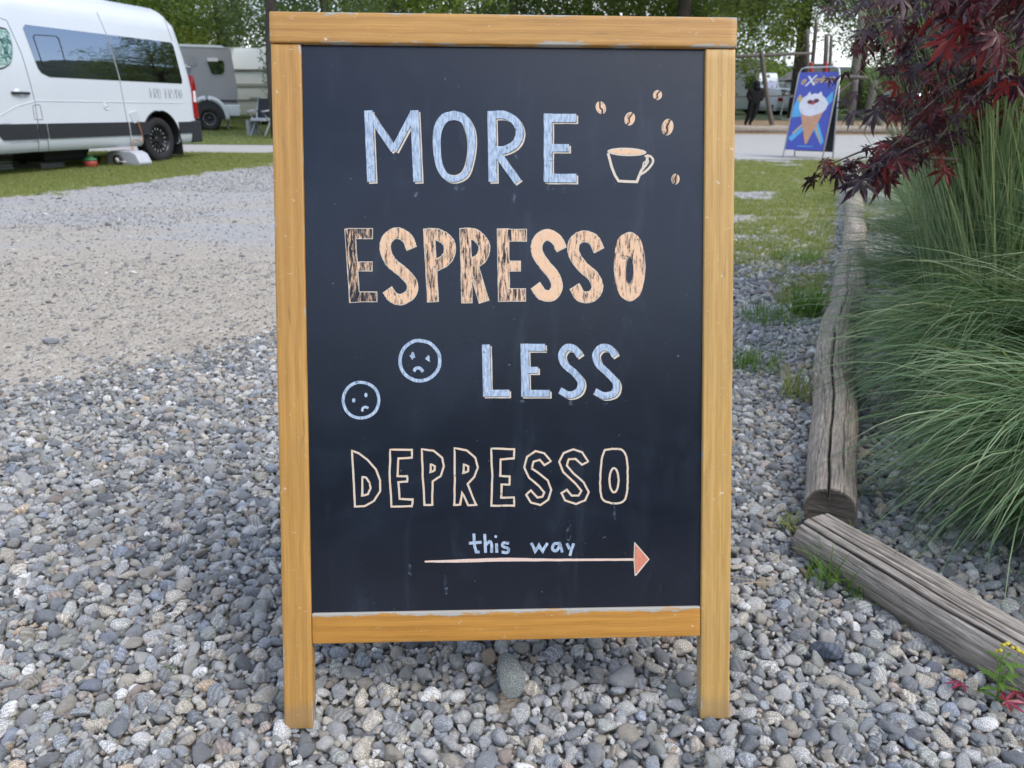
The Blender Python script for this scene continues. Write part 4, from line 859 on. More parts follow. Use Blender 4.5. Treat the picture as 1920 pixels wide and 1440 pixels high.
# coffee beans and cup
for (cx, cy, rx, ry, rot) in ((1430, 147, 27, 35, -.35), (1583, 206, 28, 37, .3), (1783, 250, 31, 45, .2), (1730, 80, 24, 27, .3), (1825, 525, 22, 29, .1)):
    d = Draw(); e1 = ell(cx, cy, rx, ry, 20, rot); d.fill(e1, CREAM); d.fill(ell(cx, cy, rx-3, ry-3, 20, rot), PEACH[1], lay=1); c, s = math.cos(rot), math.sin(rot)
    d.stroke([(cx+a*c-b*s, cy+a*s+b*c) for a, b in ((rx*.28, -ry), (rx*.02, -ry*.45), (-rx*.14, 0), (rx*.10, ry*.45), (-rx*.22, ry))], 7, M_dark, lay=2, curve=True); d.done('coffee_bean')
d = Draw(); d.fill(ell(1568, 381, 104, 22, 24, .03), CREAM, lay=0); d.fill(ell(1568, 381, 90, 13, 24, .03), PEACH[0], lay=1)
d.stroke([(1468, 388), (1486, 455), (1505, 505), (1524, 536), (1620, 540), (1645, 480), (1668, 450), (1680, 395)], 14, CREAM, lay=1, curve=False); d.stroke([(1662, 405), (1690, 404), (1706, 425), (1695, 455), (1665, 485), (1638, 502)], 12, CREAM, lay=2, curve=True); d.stroke([(1680, 424), (1656, 438), (1651, 464), (1668, 455), (1682, 434)], 7, CREAM, lay=2, closed=True); d.done('coffee_cup', 'outlined coffee cup drawing')
# chalk drips and smears under the letters
N = NT('chalk_smear'); v = N.obj(); N.P(Base_Color=(.12, .16, .22), Roughness=.7); al = N.ramp(N.noise(140, 5, v, .8), (.5, 0), (.62, .8)); N.P(Alpha=al); M_smear = N.m
d = Draw()
for (x, y, w, h, zf) in ((335, 385, 34, 40, z3), (452, 560, 22, 90, z3), (680, 555, 60, 34, z3), (985, 395, 26, 24, z3), (972, 580, 16, 90, z3), (1150, 560, 20, 30, z3), (1235, 565, 20, 34, z3), (1218, 640, 10, 60, z3), (1275, 425, 26, 30, z4), (1010, 425, 30, 16, z4), (1450, 436, 30, 14, z4), (1440, 1140, 40, 14, z4), (1790, 280, 10, 60, z4), (610, 1350, 20, 110, z4), (1260, 1060, 22, 130, z4), (1500, 950, 18, 110, z4), (420, 1290, 26, 60, z4)):
    d.fill(ell(x, y+h/2, w/2, h/2, 12, jr.uniform(-.2, .2), .25), M_smear, zf, 0)
d.done('chalk_smear')['kind'] = 'stuff'

# ------------------------------------------------------------------ vehicle materials
N = NT('white_vehicle_paint'); v = N.obj(); N.P(Base_Color=N.mix(N.noise(1.3, 5, v), (.60, .65, .69), (.68, .72, .75)), Roughness=.28); N.set(N.b.inputs['Coat Weight'], .6); N.set(N.b.inputs['Coat Roughness'], .05); M_white = N.m
N = NT('cream_caravan_skin'); v = N.obj(); N.P(Base_Color=N.mix(N.noise(1.3, 5, v), (.64, .64, .56), (.74, .74, .66)), Roughness=.4); M_cream = N.m
N = NT('silver_caravan_skin'); v = N.obj(); N.P(Base_Color=N.mix(N.noise(1.5, 5, v), (.29, .29, .30), (.37, .37, .38)), Roughness=.38, Metallic=.3); M_silver = N.m
N = NT('tinted_glass'); N.P(Base_Color=(.36, .365, .40), Roughness=.02, Metallic=1.)
N.bump(N.noise(2.2, 2, N.obj()), .04, .02); M_glass = N.m
M_black = simple('black_plastic', (.022, .024, .028), .55, bump=.15); M_rubber = simple('tyre_rubber', (.018, .018, .019), .8, bump=.3); M_grey = simple('grey_plastic', (.30, .31, .32), .6)
M_alloy = simple('bright_alloy', (.55, .56, .58), .35, .55); M_dalloy = simple('dark_alloy', (.02, .02, .022), .35, .4, coat=.4); M_red = simple('red_lens', (.26, .010, .010), .15, coat=.5); M_lens = simple('clear_lens', (.75, .75, .75), .15, coat=.6)
M_seam = simple('panel_gap', (.06, .065, .07), .7); M_seal = simple('window_seal', (.02, .02, .02), .6); M_text = simple('grey_lettering', (.18, .19, .20), .6)
N = NT('cab_thermal_screen'); v = N.obj(); N.P(Base_Color=N.ramp(N.noise(9, 3, v, .6, 2.5), (.40, (.05, .13, .11)), (.5, (.30, .50, .42)), (.6, (.62, .74, .68))), Roughness=.25, Metallic=.5); N.bump(N.noise(14, 3, v, .6, 2), .5, .02); M_foil = N.m

def wheel(parent, loc, R, w, facing=1, detail=True, name='wheel'):
    """axis along local y; facing +1 shows its outer face towards +y"""
    bm = bmesh.new(); f = facing
    lathe(bm, [(R*.60, -w/2*f), (R*.90, -w/2*f), (R*.985, -w*.40*f), (R, -w*.2*f), (R, w*.2*f), (R*.985, w*.40*f), (R*.93, w*.49*f), (R*.78, w*.5*f), (R*.635, w*.46*f), (R*.62, w*.30*f)], 40, cap=False)
    ty = bm_obj('tyre', bm, M_rubber, None, 'all'); wh = ty; wh.name = name; wh.parent = parent; wh.location = loc
    bm = bmesh.new(); lathe(bm, [(R*.625, w*.44*f), (R*.60, w*.42*f), (R*.575, w*.30*f), (R*.55, w*.16*f), (R*.2, w*.10*f), (.001, w*.10*f)], 40, cap=False); rim = bm_obj('rim', bm, M_dalloy, wh, 'all')
    if detail:
        bm = bmesh.new()
        for k in range(8):
            a = 2*math.pi*k/8; M = Matrix.Rotation(a, 4, 'Y')
            for da in (-.13, .13):
                for p, q in (((R*.18, da*.5), (R*.57, da*1.4)),):
                    x0, x1 = p[0], q[0]; vs = box(bm, (x0, w*.14*f if f > 0 else w*.24*f, -R*.03), (x1, w*.24*f if f > 0 else w*.14*f, R*.03), M@Matrix.Rotation(da, 4, 'Y'))
        bm_obj('spoke', bm, M_dalloy, wh)
        bm = bmesh.new()
        for k in range(16):
            a = 2*math.pi*(k+.5)/16; box(bm, (R*.44, min(w*.245*f, w*.262*f), -R*.022), (R*.55, max(w*.245*f, w*.262*f), R*.022), Matrix.Rotation(a, 4, 'Y'))
        bm_obj('rim_highlight', bm, M_alloy, wh)
        bm = bmesh.new(); lathe(bm, [(R*.17, w*.12*f), (R*.165, w*.27*f), (R*.12, w*.30*f), (.001, w*.30*f)], 24); bm_obj('hub_cap', bm, M_dalloy, wh, 'all')
    return wh

# ------------------------------------------------------------------ white camper van
VD = rad(15); VF = Vector((-math.sin(VD), -math.cos(VD), 0)); VN = Vector((math.cos(VD), -math.sin(VD), 0)); VO = at(311, 304)
vsc = 1.0
van = empty('camper_van', VO, math.atan2(VF.y, VF.x), 'large white camper van with black tinted side windows and dark side strip on the grass', 'van')
YC = -1.03
def inset(z): return .0 if z < 1.15 else .115*((z-1.15)/1.1)**1.5
def s_rear(z): return -1.03+(.0 if z < .95 else .20*((z-.95)/1.35)**1.5+ .06*max(0, (z-2.1)/.3)**2)
def s_front(z): return 4.52 if z < .8 else 4.52-.45*((z-.8)/.45) if z < 1.25 else 4.07-1.45*((z-1.25)/1.1)
def kend(d, R=.16): return 1. if d > R else 1-.13*(1-math.sqrt(max(0, 1-(1-d/R)**2)))
def vsurf(s, z, off=0.):
    y = -inset(z); k = kend(max(0, s-s_rear(z))); return Vector((s, YC+(y-YC)*k+off, z))
def vsz(X, Y):          # which point of the van's side a sight line meets
    d = ray(X, Y); c = Vector((0, 0, CH)); y = 0.
    for _ in range(6):
        o = VO+VN*y; t = (o-c).dot(VN)/d.dot(VN); p = c+d*t-VO; z = p.z; y = -inset(z)
    return p.dot(VF), z
prof = [(-.30, .30), (-.08, .28), (-.025, .33), (-.004, .45), (0, .62), (0, .8), (0, .98), (0, 1.1)]
prof += [(-inset(z), z) for z in (1.2, 1.35, 1.5, 1.65, 1.8, 1.95, 2.08, 2.18)]
prof += [(-.165, 2.26), (-.20, 2.33), (-.26, 2.39), (-.36, 2.44), (-.55, 2.475), (-.8, 2.495), (-1.03, 2.50)]
full = prof+[(2*YC-y, z) for y, z in prof[-2::-1]]
ts = [0, .001, .003, .007, .013, .02, .03, .045]+list(np.linspace(.07, .93, 34))+[.955, .97, .98, .987, .993, .997, .999, 1]
V = []; L0 = 5.5
for t in ts:
    for (y, z) in full:
        a, b = s_rear(min(z, 2.4)), s_front(min(z, 2.4)); s = a+(b-a)*t; k = min(kend(s-a), kend(b-s, .3)); zz = z
        if z > 2.2: zz = 2.2+(z-2.2)*min(1, .6+.4*math.sqrt(max(0, 1-(1-min(1, (s-a)/.16))**2)))
        V.append((s, YC+(y-YC)*k, zz))
n = len(full); F = []
for i in range(len(ts)-1):
    for j in range(n): a = i*n+j; b = i*n+(j+1) % n; F.append((a, b, b+n, a+n))
bm = bmesh.new(); vs = [bm.verts.new(p) for p in V]
for f in F: bm.faces.new([vs[i] for i in f])
bm.faces.new(vs[:n][::-1]); bm.faces.new(vs[-n:])
body = bm_obj('body', bm, M_white, van, True); body.data.materials.append(M_black)
def cutter(bm, x, R, y0, y1): 
    lathe(bm, [(R, y0), (R, y1)], 40)
bmc = bmesh.new()
for x in (0, 3.68):
    for y0, y1 in ((-.34, .12), (2*YC-.12, 2*YC+.34)):
        b2 = bmesh.new(); lathe(b2, [(.445, y0), (.445, y1)], 48); me_ = bpy.data.meshes.new('t'); b2.to_mesh(me_); b2.free()
        me_.transform(Matrix.Translation((x, 0, .375))); bmc.from_mesh(me_)
bmesh.ops.recalc_face_normals(bmc, faces=bmc.faces[:]); mc = bpy.data.meshes.new('cut'); bmc.to_mesh(mc); bmc.free(); mc.materials.append(M_white); mc.materials.append(M_black)
mc.polygons.foreach_set('material_index', np.ones(len(mc.polygons), np.int32)); oc = bpy.data.objects.new('cut', mc); COL.objects.link(oc); oc.parent = van
bo = body.modifiers.new('b', 'BOOLEAN'); bo.operation = 'DIFFERENCE'; bo.object = oc; bo.solver = 'EXACT'
bpy.context.view_layer.update(); dg = bpy.context.evaluated_depsgraph_get(); nm = bpy.data.meshes.new_from_object(body.evaluated_get(dg)); body.modifiers.clear(); body.data = nm; nm.name = 'body'
bpy.data.objects.remove(oc)
def patch(name, poly, mat, off, parent=van, nr=14, nc=24, surf=vsurf, thick=0., label=None):
    """convex outline in (along, up) laid over the side surface"""
    P = poly; z0 = min(p[1] for p in P); z1 = max(p[1] for p in P); rows = []
    for i in range(nr+1):
        z = z0+(z1-z0)*min(max(i/nr, .0005), .9995); xs_ = []
        for a, b in zip(P, P[1:]+P[:1]):
            if (a[1]-z)*(b[1]-z) <= 0 and abs(a[1]-b[1]) > 1e-9: xs_.append(a[0]+(b[0]-a[0])*(z-a[1])/(b[1]-a[1]))
        if len(xs_) < 2: continue
        rows.append([surf(min(xs_)+(max(xs_)-min(xs_))*j/nc, z, off) for j in range(nc+1)])
    bm = bmesh.new(); vs = [[bm.verts.new(p) for p in r] for r in rows]
    for i in range(len(rows)-1):
        for j in range(nc): bm.faces.new((vs[i][j], vs[i][j+1], vs[i+1][j+1], vs[i+1][j]))
    if thick:
        g = bmesh.ops.extrude_face_region(bm, geom=bm.faces[:]); 
        for v_ in [e_ for e_ in g['geom'] if isinstance(e_, bmesh.types.BMVert)]: v_.co.y += thick
    o = bm_obj(name, bm, mat, parent, True)
    if not thick:
        if o.data.polygons[0].normal.y < 0: o.data.flip_normals()
    if label: o['label'] = label
    return o
def rounded(poly, r, n=5):
    out = []; m = len(poly)
    for i in range(m):
        p = Vector(poly[i]).to_2d(); a = Vector(poly[i-1]).to_2d(); b = Vector(poly[(i+1) % m]).to_2d(); rr = r[i] if isinstance(r, (list, tuple)) else r
        if rr <= 0: out.append(tuple(p)); continue
        da = (a-p).normalized(); db = (b-p).normalized(); q = min(rr, (a-p).length*.45, (b-p).length*.45)
        for k in range(n+1):
            t = k/n; out.append(tuple((p+da*q)*(1-t)**2+p*2*t*(1-t)+(p+db*q)*t*t))
    return out
def vs_(*pts): return [vsz(*p) for p in pts]
def line3(pts, off=.0015, n=8):          # polyline on the side surface
    out = []
    for a, b in zip(pts, pts[1:]):
        for i in range(n): out.append(vsurf(a[0]+(b[0]-a[0])*i/n, a[1]+(b[1]-a[1])*i/n, off))
    out.append(vsurf(*pts[-1], off)); return out
def seam(pts, r=.0035, name='panel_seam', mat=None, parent=van): bm = bmesh.new(); tube(bm, line3(pts), r, 6); return bm_obj(name, bm, mat or M_seam, parent, 'all')
# side glass: black strip in two panes
w1 = vs_((40.6, 48.8), (198, 64.5), (223, 150.5), (76, 146)); w2 = vs_((200.5, 65), (322, 77), (342, 155), (225.5, 150.7))
zt = (w1[0][1]+w2[1][1])/2; zb = (w1[3][1]+w2[2][1])/2
w1 = [(w1[0][0], zt), (w1[1][0], zt), (w1[2][0], zb), (w1[3][0], zb)]; w2 = [(w2[0][0], zt), (w2[1][0], zt), (w2[2][0], zb), (w2[3][0], zb)]
pn = patch('side_window', rounded(w1, [.06, 0, 0, .16]), M_glass, .006, thick=0); patch('side_window', rounded(w2, [0, .03, .03, 0]), M_glass, .006)
sw = rounded(vs_((60, 65), (108, 68), (124, 126), (80, 124)), .06); bm = bmesh.new(); tube(bm, [vsurf(a, b, .009) for a, b in sw+sw[:1]], .006, 6); bm_obj('sliding_pane_frame', bm, M_seal, van, 'all')
# cab door window, handle, door gaps
cab = rounded(vs_((-40, 40), (16, 50), (25, 100), (18, 126), (-40, 140)), [0, .25, .2, .2, 0], 6); patch('door_window_seal', [(a+(-.03 if a < -99 else 0), b) for a, b in cab], M_seal, .004)
cz = sum(p[1] for p in cab)/len(cab); cs_ = sum(p[0] for p in cab)/len(cab); patch('door_window', [(cs_+(a-cs_)*.95, cz+(b-cz)*.92) for a, b in cab], M_foil, .010)
hs = vs_((20, 174), (53, 175)); bm = bmesh.new(); tube(bm, [vsurf(hs[0][0], hs[0][1], .02), vsurf((hs[0][0]+hs[1][0])/2, hs[0][1], .045), vsurf(hs[1][0], hs[0][1], .02)], .017, 10); bm_obj('door_handle', bm, M_black, van, 'all')
bm = bmesh.new(); bmesh.ops.create_uvsphere(bm, u_segments=20, v_segments=10, radius=.055, matrix=Matrix.Translation(vsurf(hs[1][0]+.17, hs[0][1]+.01, -.03))@Matrix.Diagonal((1.2, 1, 1, 1))); bm_obj('handle_recess', bm, M_white, van, 'all')
seam(vs_((0, 34), (12, 38), (40, 100), (65, 190), (72, 238), (73, 284), (0, 290)))
seam(vs_((181, 22), (199, 64), (224, 151), (235, 211), (245, 260), (246, 281)))
seam(vs_((84, 160), (85, 238), (90, 262), (92, 285))[1:])
seam(vs_((308, 33), (322, 77))); cr_ = vs_((65, 190.5), (350, 192.5)); zc = (cr_[0][1]+cr_[1][1])/2
c0 = vs_((0, 217), (30, 200), (62, 191)); bm = bmesh.new(); tube(bm, line3(c0+[(cr_[0][0], zc), (-.93, zc)]), .006, 6); bm_obj('body_crease', bm, M_white, van, 'all')
fl = vs_((61, 199), (67, 196.5), (74.5, 196.5), (80.5, 224), (65, 224)); seam(fl+fl[:1], name='fuel_flap_seam')
# dark side strip in sections
zt, zb = .655, .455
cuts = [vsz(x, 250)[0] for x in (-8, 71, 73, 89, 91.5, 243, 246, 283)]
patch('side_strip', [(cuts[0]+.12, zt), (cuts[1], zt), (cuts[1], zb), (cuts[0]-.10, zb), (cuts[0]-.0, (zt+zb)/2)], M_black, .004, thick=.012)
for a, b in ((2, 3), (4, 5), (6, 7)): patch('side_strip', [(cuts[a], zt), (cuts[b], zt), (cuts[b]+(.02 if b == 7 else 0), zb), (cuts[a], zb)], M_black, .004, thick=.012)
r1 = -.46; patch('side_strip', [(r1, zt-.01), (-.80, zt-.01), (-.80, zb), (r1, zb)], M_black, .004, thick=.012)
bm = bmesh.new(); am = []
for k in range(17):
    a = rad(-4+188*k/16); am.append(Vector((math.cos(a)*.455, .006, .375+math.sin(a)*.455)))
tube(bm, am, .012, 6); bm_obj('wheel_arch_lip', bm, M_black, van, 'all')
# rear bumper, mud flap, lamp
bm = bmesh.new(); bp = [(.012, -.80), (.014, -1.02), (-.03, -1.12), (-.12, -1.15), (-.6, -1.17), (-1.46, -1.17), (-1.94, -1.15), (-2.03, -1.12), (-2.074, -1.02), (-2.072, -.80)]
a_ = [bm.verts.new((s, y, .30)) for y, s in bp]; b_ = [bm.verts.new((s, y, .66)) for y, s in bp]; bm.faces.new(a_); bm.faces.new(b_[::-1])
for i in range(len(bp)): j = (i+1) % len(bp); bm.faces.new((a_[i], b_[i], b_[j], a_[j]))
bm_obj('rear_bumper', bm, M_black, van, bevel=.02)
bm = bmesh.new(); box(bm, (-.52, -.30, .10), (-.50, -.02, .45)); bm_obj('mud_flap', bm, M_rubber, van)
tl = [(-.935, .70), (-1.0, .70), (-1.0, 1.32), (-.985, 1.40), (-.96, 1.30), (-.93, .95)]
def corner(s, z, off): return Vector((s, -.0-.11*max(0, (-.93-s)/.1)**1.6-inset(z)+off-.035, z))
bm = bmesh.new(); extrude_poly(bm, [(-.90, .70), (-1.05, .70), (-1.05, 1.25), (-1.01, 1.42), (-.96, 1.30), (-.91, 1.0)], -.13, .004); tlo = bm_obj('tail_lamp', bm, M_red, van, bevel=.012)
bm = bmesh.new(); extrude_poly(bm, [(-.935, .97), (-1.02, .97), (-1.02, 1.16), (-.955, 1.16)], -.10, .008); bm_obj('lamp_lens', bm, M_lens, tlo, bevel=.006)
# wheels
for x in (0, 3.68):
    wheel(van, (x, -.155, .36), .365, .225, 1); wheel(van, (x, 2*YC+.155, .36), .365, .225, -1)
bm = bmesh.new(); box(bm, (-.7, -1.8, .34), (3.9, -.25, .60)); bm_obj('underbody', bm, M_black, van)
bm = bmesh.new(); box(bm, (1.15, -1.1, .10), (2.0, -.5, .40)); bm_obj('waste_tank', bm, M_black, van, bevel=.04)
# front end: windscreen, lamps, grille, plate
def nose(name, y0, y1, z0, z1, mat, off=.012, t=.02):
    bm = bmesh.new(); n = 7; A_ = []
    for i in range(n):
        z = z0+(z1-z0)*i/(n-1); A_.append([bm.verts.new((s_front(z)+off-.06*(abs(y-YC)/1.0)**3, y, z)) for y in np.linspace(y0, y1, 9)])
    for i in range(n-1):
        for j in range(8): bm.faces.new((A_[i][j], A_[i][j+1], A_[i+1][j+1], A_[i+1][j]))
    return bm_obj(name, bm, mat, van, 'all')
nose('windscreen', -1.86, -.20, 1.29, 2.12, M_glass, .03); nose('grille', -1.45, -.61, .56, .74, M_black); nose('front_bumper', -1.85, -.21, .31, .52, M_black)
for y_ in (-.36, -1.70): nose('headlight', y_-.15, y_+.15, .84, 1.12, M_lens, .012)
# vents, socket flap with lead, roof hatch, roof rail
vp_ = vsz(199, 199); bm = bmesh.new(); lathe(bm, [(.058, 0), (.056, .008), (.045, .012), (.043, .007), (.02, .007), (.018, .014), (.001, .014)], 24); bm_obj('round_vent', bm, M_white, van, 'all', loc=vsurf(vp_[0], vp_[1], 0))
sp_ = vsz(250, 219); M = Matrix.Translation(vsurf(sp_[0], sp_[1], .03))@Matrix.Rotation(.35, 4, 'Y')@Matrix.Rotation(-.5, 4, 'Z'); bm = bmesh.new(); box(bm, (-.07, -.012, -.09), (.07, .012, .09), M); fl_ = bm_obj('socket_flap', bm, M_white, van, bevel=.008)
bm = bmesh.new(); q = vsz(254, 228); q2 = vsz(243, 281); tube(bm, catmull([vsurf(q[0]+.02, q[1]+.05, .01), vsurf(q[0], q[1]-.05, .06), vsurf(q[0]-.02, q[1]-.3, .07), vsurf(q2[0]-.05, q2[1]+.15, .06), vsurf(q2[0], .14, .03), vsurf(q2[0]+.1, .08, -.1)], 30), .007, 6)
bm_obj('power_lead', bm, simple('orange_cable', (.45, .16, .06), .5), van, 'all')
bm = bmesh.new(); rp = [(.10, 2.49), (.16, 2.60), (.30, 2.66), (.62, 2.68), (.70, 2.62), (.72, 2.49)]; extrude_poly(bm, rp, -1.30, -.62); bm_obj('roof_hatch', bm, M_white, van, bevel=.03)
bm = bmesh.new(); tube(bm, [(1.0, -.42, 2.50), (1.05, -.42, 2.53), (3.0, -.42, 2.53), (3.05, -.42, 2.50)], .014, 8); bm_obj('roof_rail', bm, M_alloy, van, 'all')
# lettering on the flank: FRU FRYDA in thin double-line capitals
t0 = vsz(279, 166.5); t1 = vsz(343, 184); TXs, TXe = t0[0], t1[0]; tzt = vsz(310, 167)[1]; tzb = vsz(310, 184.5)[1]
GL = {'F': [[(0, 0), (0, 1), (1, 1)], [(.28, 0), (.28, .78), (1, .78)], [(.28, .5), (.8, .5)]], 'R': [[(0, 0), (0, 1), (.6, 1), (1, .8), (1, .6), (.6, .45), (.3, .45), (1, 0)], [(.28, 0), (.28, .8)]], 'U': [[(0, 1), (0, .2), (.3, 0), (.7, 0), (1, .2), (1, 1)], [(.28, 1), (.28, .25)]],
      'Y': [[(0, 1), (0, .6), (.5, .45), (1, .6), (1, 1)], [(.5, .45), (.5, 0)]], 'D': [[(0, 0), (0, 1), (.5, 1), (1, .7), (1, .3), (.5, 0), (0, 0)], [(.28, .1), (.28, .9)]], 'A': [[(0, 0), (0, .8), (.4, 1), (.7, 1), (1, .8), (1, 0)], [(0, .42), (1, .42)], [(.28, 0), (.28, .85)]]}
bm = bmesh.new(); word = 'FRU FRYDA'; cw = (TXe-TXs)/len(word)
for i, ch in enumerate(word):
    for st in GL.get(ch, []):
        pts = [(TXs+cw*(i+.10+.74*x), tzb+(tzt-tzb)*y) for x, y in st]; tube(bm, [vsurf(a, b, .001) for a, b in pts], .0042, 4)
bm_obj('lettering', bm, M_text, van)
bm = bmesh.new(); cx_, cz_ = vsz(20, 267.5); x = cx_; jr2 = random.Random(4)
for w_ in (.18, .07, .05, .11):
    for k in range(int(w_/.022)): tube(bm, [vsurf(x, cz_-.008, .001), vsurf(x-.006, cz_+jr2.uniform(.004, .014), .001), vsurf(x-.014, cz_-.006, .001)], .0022, 4); x -= .022
    x -= .02
x, z_ = vsz(2, 232.5)
for k in range(6): tube(bm, [vsurf(x-.026*k, z_-.012, .001), vsurf(x-.026*k-.006, z_+.012, .001), vsurf(x-.026*k-.016, z_-.010, .001)], .0035, 4)
bm_obj('small_lettering', bm, M_text, van)

# things standing under and beside the van
def ground_thing(name, X, Y, label, cat, rz=0, group=None): return empty(name, at(X, Y), rz, label, cat, group)
g = ground_thing('storage_crate', 45, 318, 'grey storage crate standing under the front of the camper van', 'crate', VD*-1)
bm = bmesh.new(); box(bm, (-.42, -.05, 0), (.38, .4, .20)); bm_obj('crate_body', bm, simple('taupe_plastic', (.23, .22, .20), .6), g, bevel=.012)
bm = bmesh.new(); box(bm, (-.44, -.07, .2005), (.40, .42, .225)); bm_obj('lid', bm, M_grey, g, bevel=.006)
bm = bmesh.new(); box(bm, (.0, -.062, .09), (.14, -.048, .15)); bm_obj('grip_hole', bm, M_black, g)
g = ground_thing('bucket', 171, 316, 'small red bucket with a green lid under the camper van', 'bucket')
bm = bmesh.new(); lathe(bm, [(.001, .0), (.08, .0), (.10, .07), (.10, .12), (.09, .125)], 24, 'z'); bm_obj('bucket_body', bm, simple('red_plastic', (.42, .07, .05), .5), g, 'all')
bm = bmesh.new(); lathe(bm, [(.105, .12), (.10, .145), (.06, .165), (.04, .19), (.001, .195)], 24, 'z'); bm_obj('lid', bm, simple('green_plastic', (.06, .22, .09), .5), g, 'all')
g = ground_thing('water_carrier', 245, 311, 'pale grey rolling water carrier lying beside the rear wheel of the camper van', 'water tank', VD*-1-.1)
bm = bmesh.new(); b2 = [(-.36, .04), (-.34, .20), (-.25, .235), (.16, .235), (.26, .19), (.33, .06), (.30, .01), (-.33, .01)]; extrude_poly(bm, b2, -.12, .14); bm_obj('tank', bm, simple('pale_grey_plastic', (.50, .52, .56), .45), g, 'all', bevel=.035, seg=3)
bm = bmesh.new(); lathe(bm, [(.085, -.16), (.085, -.125), (.05, -.125)], 24); o = bm_obj('tank_wheel', bm, M_black, g, 'all', loc=(-.10, 0, .09))
bm = bmesh.new(); lathe(bm, [(.045, -.165), (.045, -.162), (.001, -.163)], 20); bm_obj('wheel_hub', bm, M_lens, g, 'all', loc=(-.10, 0, .09))
bm = bmesh.new(); tube(bm, [(-.10, -.17, .06), (.0, -.175, .075), (.10, -.17, .075)], .009, 8); bm_obj('handle', bm, M_lens, g, 'all')

bm = bmesh.new(); extrude_poly(bm, [(-.09, 0), (.10, 0), (.0, .17)], -.05, .05); o = bm_obj('levelling_wedge', bm, simple('yellow_plastic', (.55, .48, .14), .5), loc=at(199, 309), bevel=.008); tag(o, 'small yellow wedge standing on edge between bucket and water carrier', 'wedge')
g = ground_thing('entry_step', 2, 322, 'white folded entry step at the left border, under the camper van door', 'step', -VD)
bm = bmesh.new()
for k in range(3): box(bm, (-.25, -.1, .03+.045*k), (.05, .18, .055+.045*k))
bm_obj('tread', bm, M_lens, g, bevel=.004); bm = bmesh.new(); box(bm, (.03, -.09, 0), (.045, .17, .17)); bm_obj('side_plate', bm, M_grey, g)

# ------------------------------------------------------------------ generic vehicles far behind
def flat_side(y0):
    return lambda s, z, off=0.: Vector((s, y0-off, z))
def shell(name, poly, y0, y1, mat, parent, bev=.09, seg=3): bm = bmesh.new(); extrude_poly(bm, poly, y0, y1); return bm_obj(name, bm, mat, parent, True, bevel=bev, seg=seg)
def fpatch(name, poly, mat, y0, parent, off=.006, thick=0., lab=None): 
    bm = bmesh.new(); extrude_poly(bm, poly, y0-off-thick, y0-off+.003); o = bm_obj(name, bm, mat, parent)
    if lab: o['label'] = lab
    return o
# silver caravan
D = 24.; p0 = at(452, 244); p0 = at(452, 245); sc1 = depth_of(p0)/FPX     # metres per photo pixel there
car = empty('silver_caravan', p0, rad(19), 'grey silver caravan with dark windows parked behind the camper van', 'caravan')
k = sc1; Hc = (245-102)*k
pl = rounded([(-6.2, .52), (0, .52), (.02, 1.2), (-.06, 2.3), (-.12, Hc), (-6.0, Hc+.02), (-6.3, 1.6)], [0, .05, .3, .3, .25, .3, .3])
shell('body', pl, 0, 2.2, M_silver, car, .05)
shell('skirt', [(-6.1, .42), (.03, .42), (.05, .74), (-6.1, .74)], -.03, 2.23, M_white, car, .03)
fpatch('stripe', [(-6.1, .80), (-.02, .80), (-.02, .88), (-6.1, .88)], M_seam, 0, car)
shell('roof_trim', rounded([(-6.0, Hc-.02), (-.2, Hc-.02), (-.3, Hc+.05), (-5.9, Hc+.06)], 0), -.02, 2.22, M_white, car, .01)
def pc(X, Y): return ((X-452)*k, (245-Y)*k)
w = fpatch('window', rounded([pc(406, 124), (pc(435, 0)[0], pc(0, 124)[1]), pc(434, 143), pc(430, 147), pc(412, 148)], .08), M_glass, 0, car, thick=.03); fpatch('window', rounded([pc(330, 135), pc(378, 135), pc(373, 155), pc(365, 167), pc(330, 167)], [0, .05, .1, .3, 0]), M_glass, 0, car, thick=.03)
fpatch('window_blind', [pc(407, 120), pc(425, 120), pc(425, 126), pc(407, 126)], M_lens, 0, car, .04, .02); fpatch('window_blind', [pc(335, 132), pc(372, 132), pc(372, 137), pc(335, 137)], M_lens, 0, car, .04, .02)
for (a, b, c_, d_) in ((374, 118, 389, 134), (386, 177, 400, 191)): fpatch('service_hatch', [pc(a, d_), pc(c_, d_), pc(c_, b), pc(a, b)], M_grey, 0, car, .008, .01)
bm = bmesh.new(); ax, az_ = pc(399, 228); tube(bm, [(ax+math.cos(rad(a))*.52, -.035, .36+math.sin(rad(a))*.56) for a in range(-5, 186, 10)], .07, 8); bm_obj('wheel_arch', bm, M_white, car, 'all')
fpatch('arch_shadow_panel', [(ax+math.cos(rad(a))*.48, .36+math.sin(rad(a))*.50) for a in range(0, 181, 12)], M_black, 0, car, .032, .004)
wheel(car, (ax, -.02, .34), .34, .2, -1); bm = bmesh.new(); box(bm, (-5.5, .3, .3), (-.6, 1.9, .5)); bm_obj('chassis', bm, M_black, car)
bm = bmesh.new(); tube(bm, [(-.35, .3, .5), (-.35, .3, .02)], .03, 6); bm_obj('corner_steady', bm, M_grey, car)
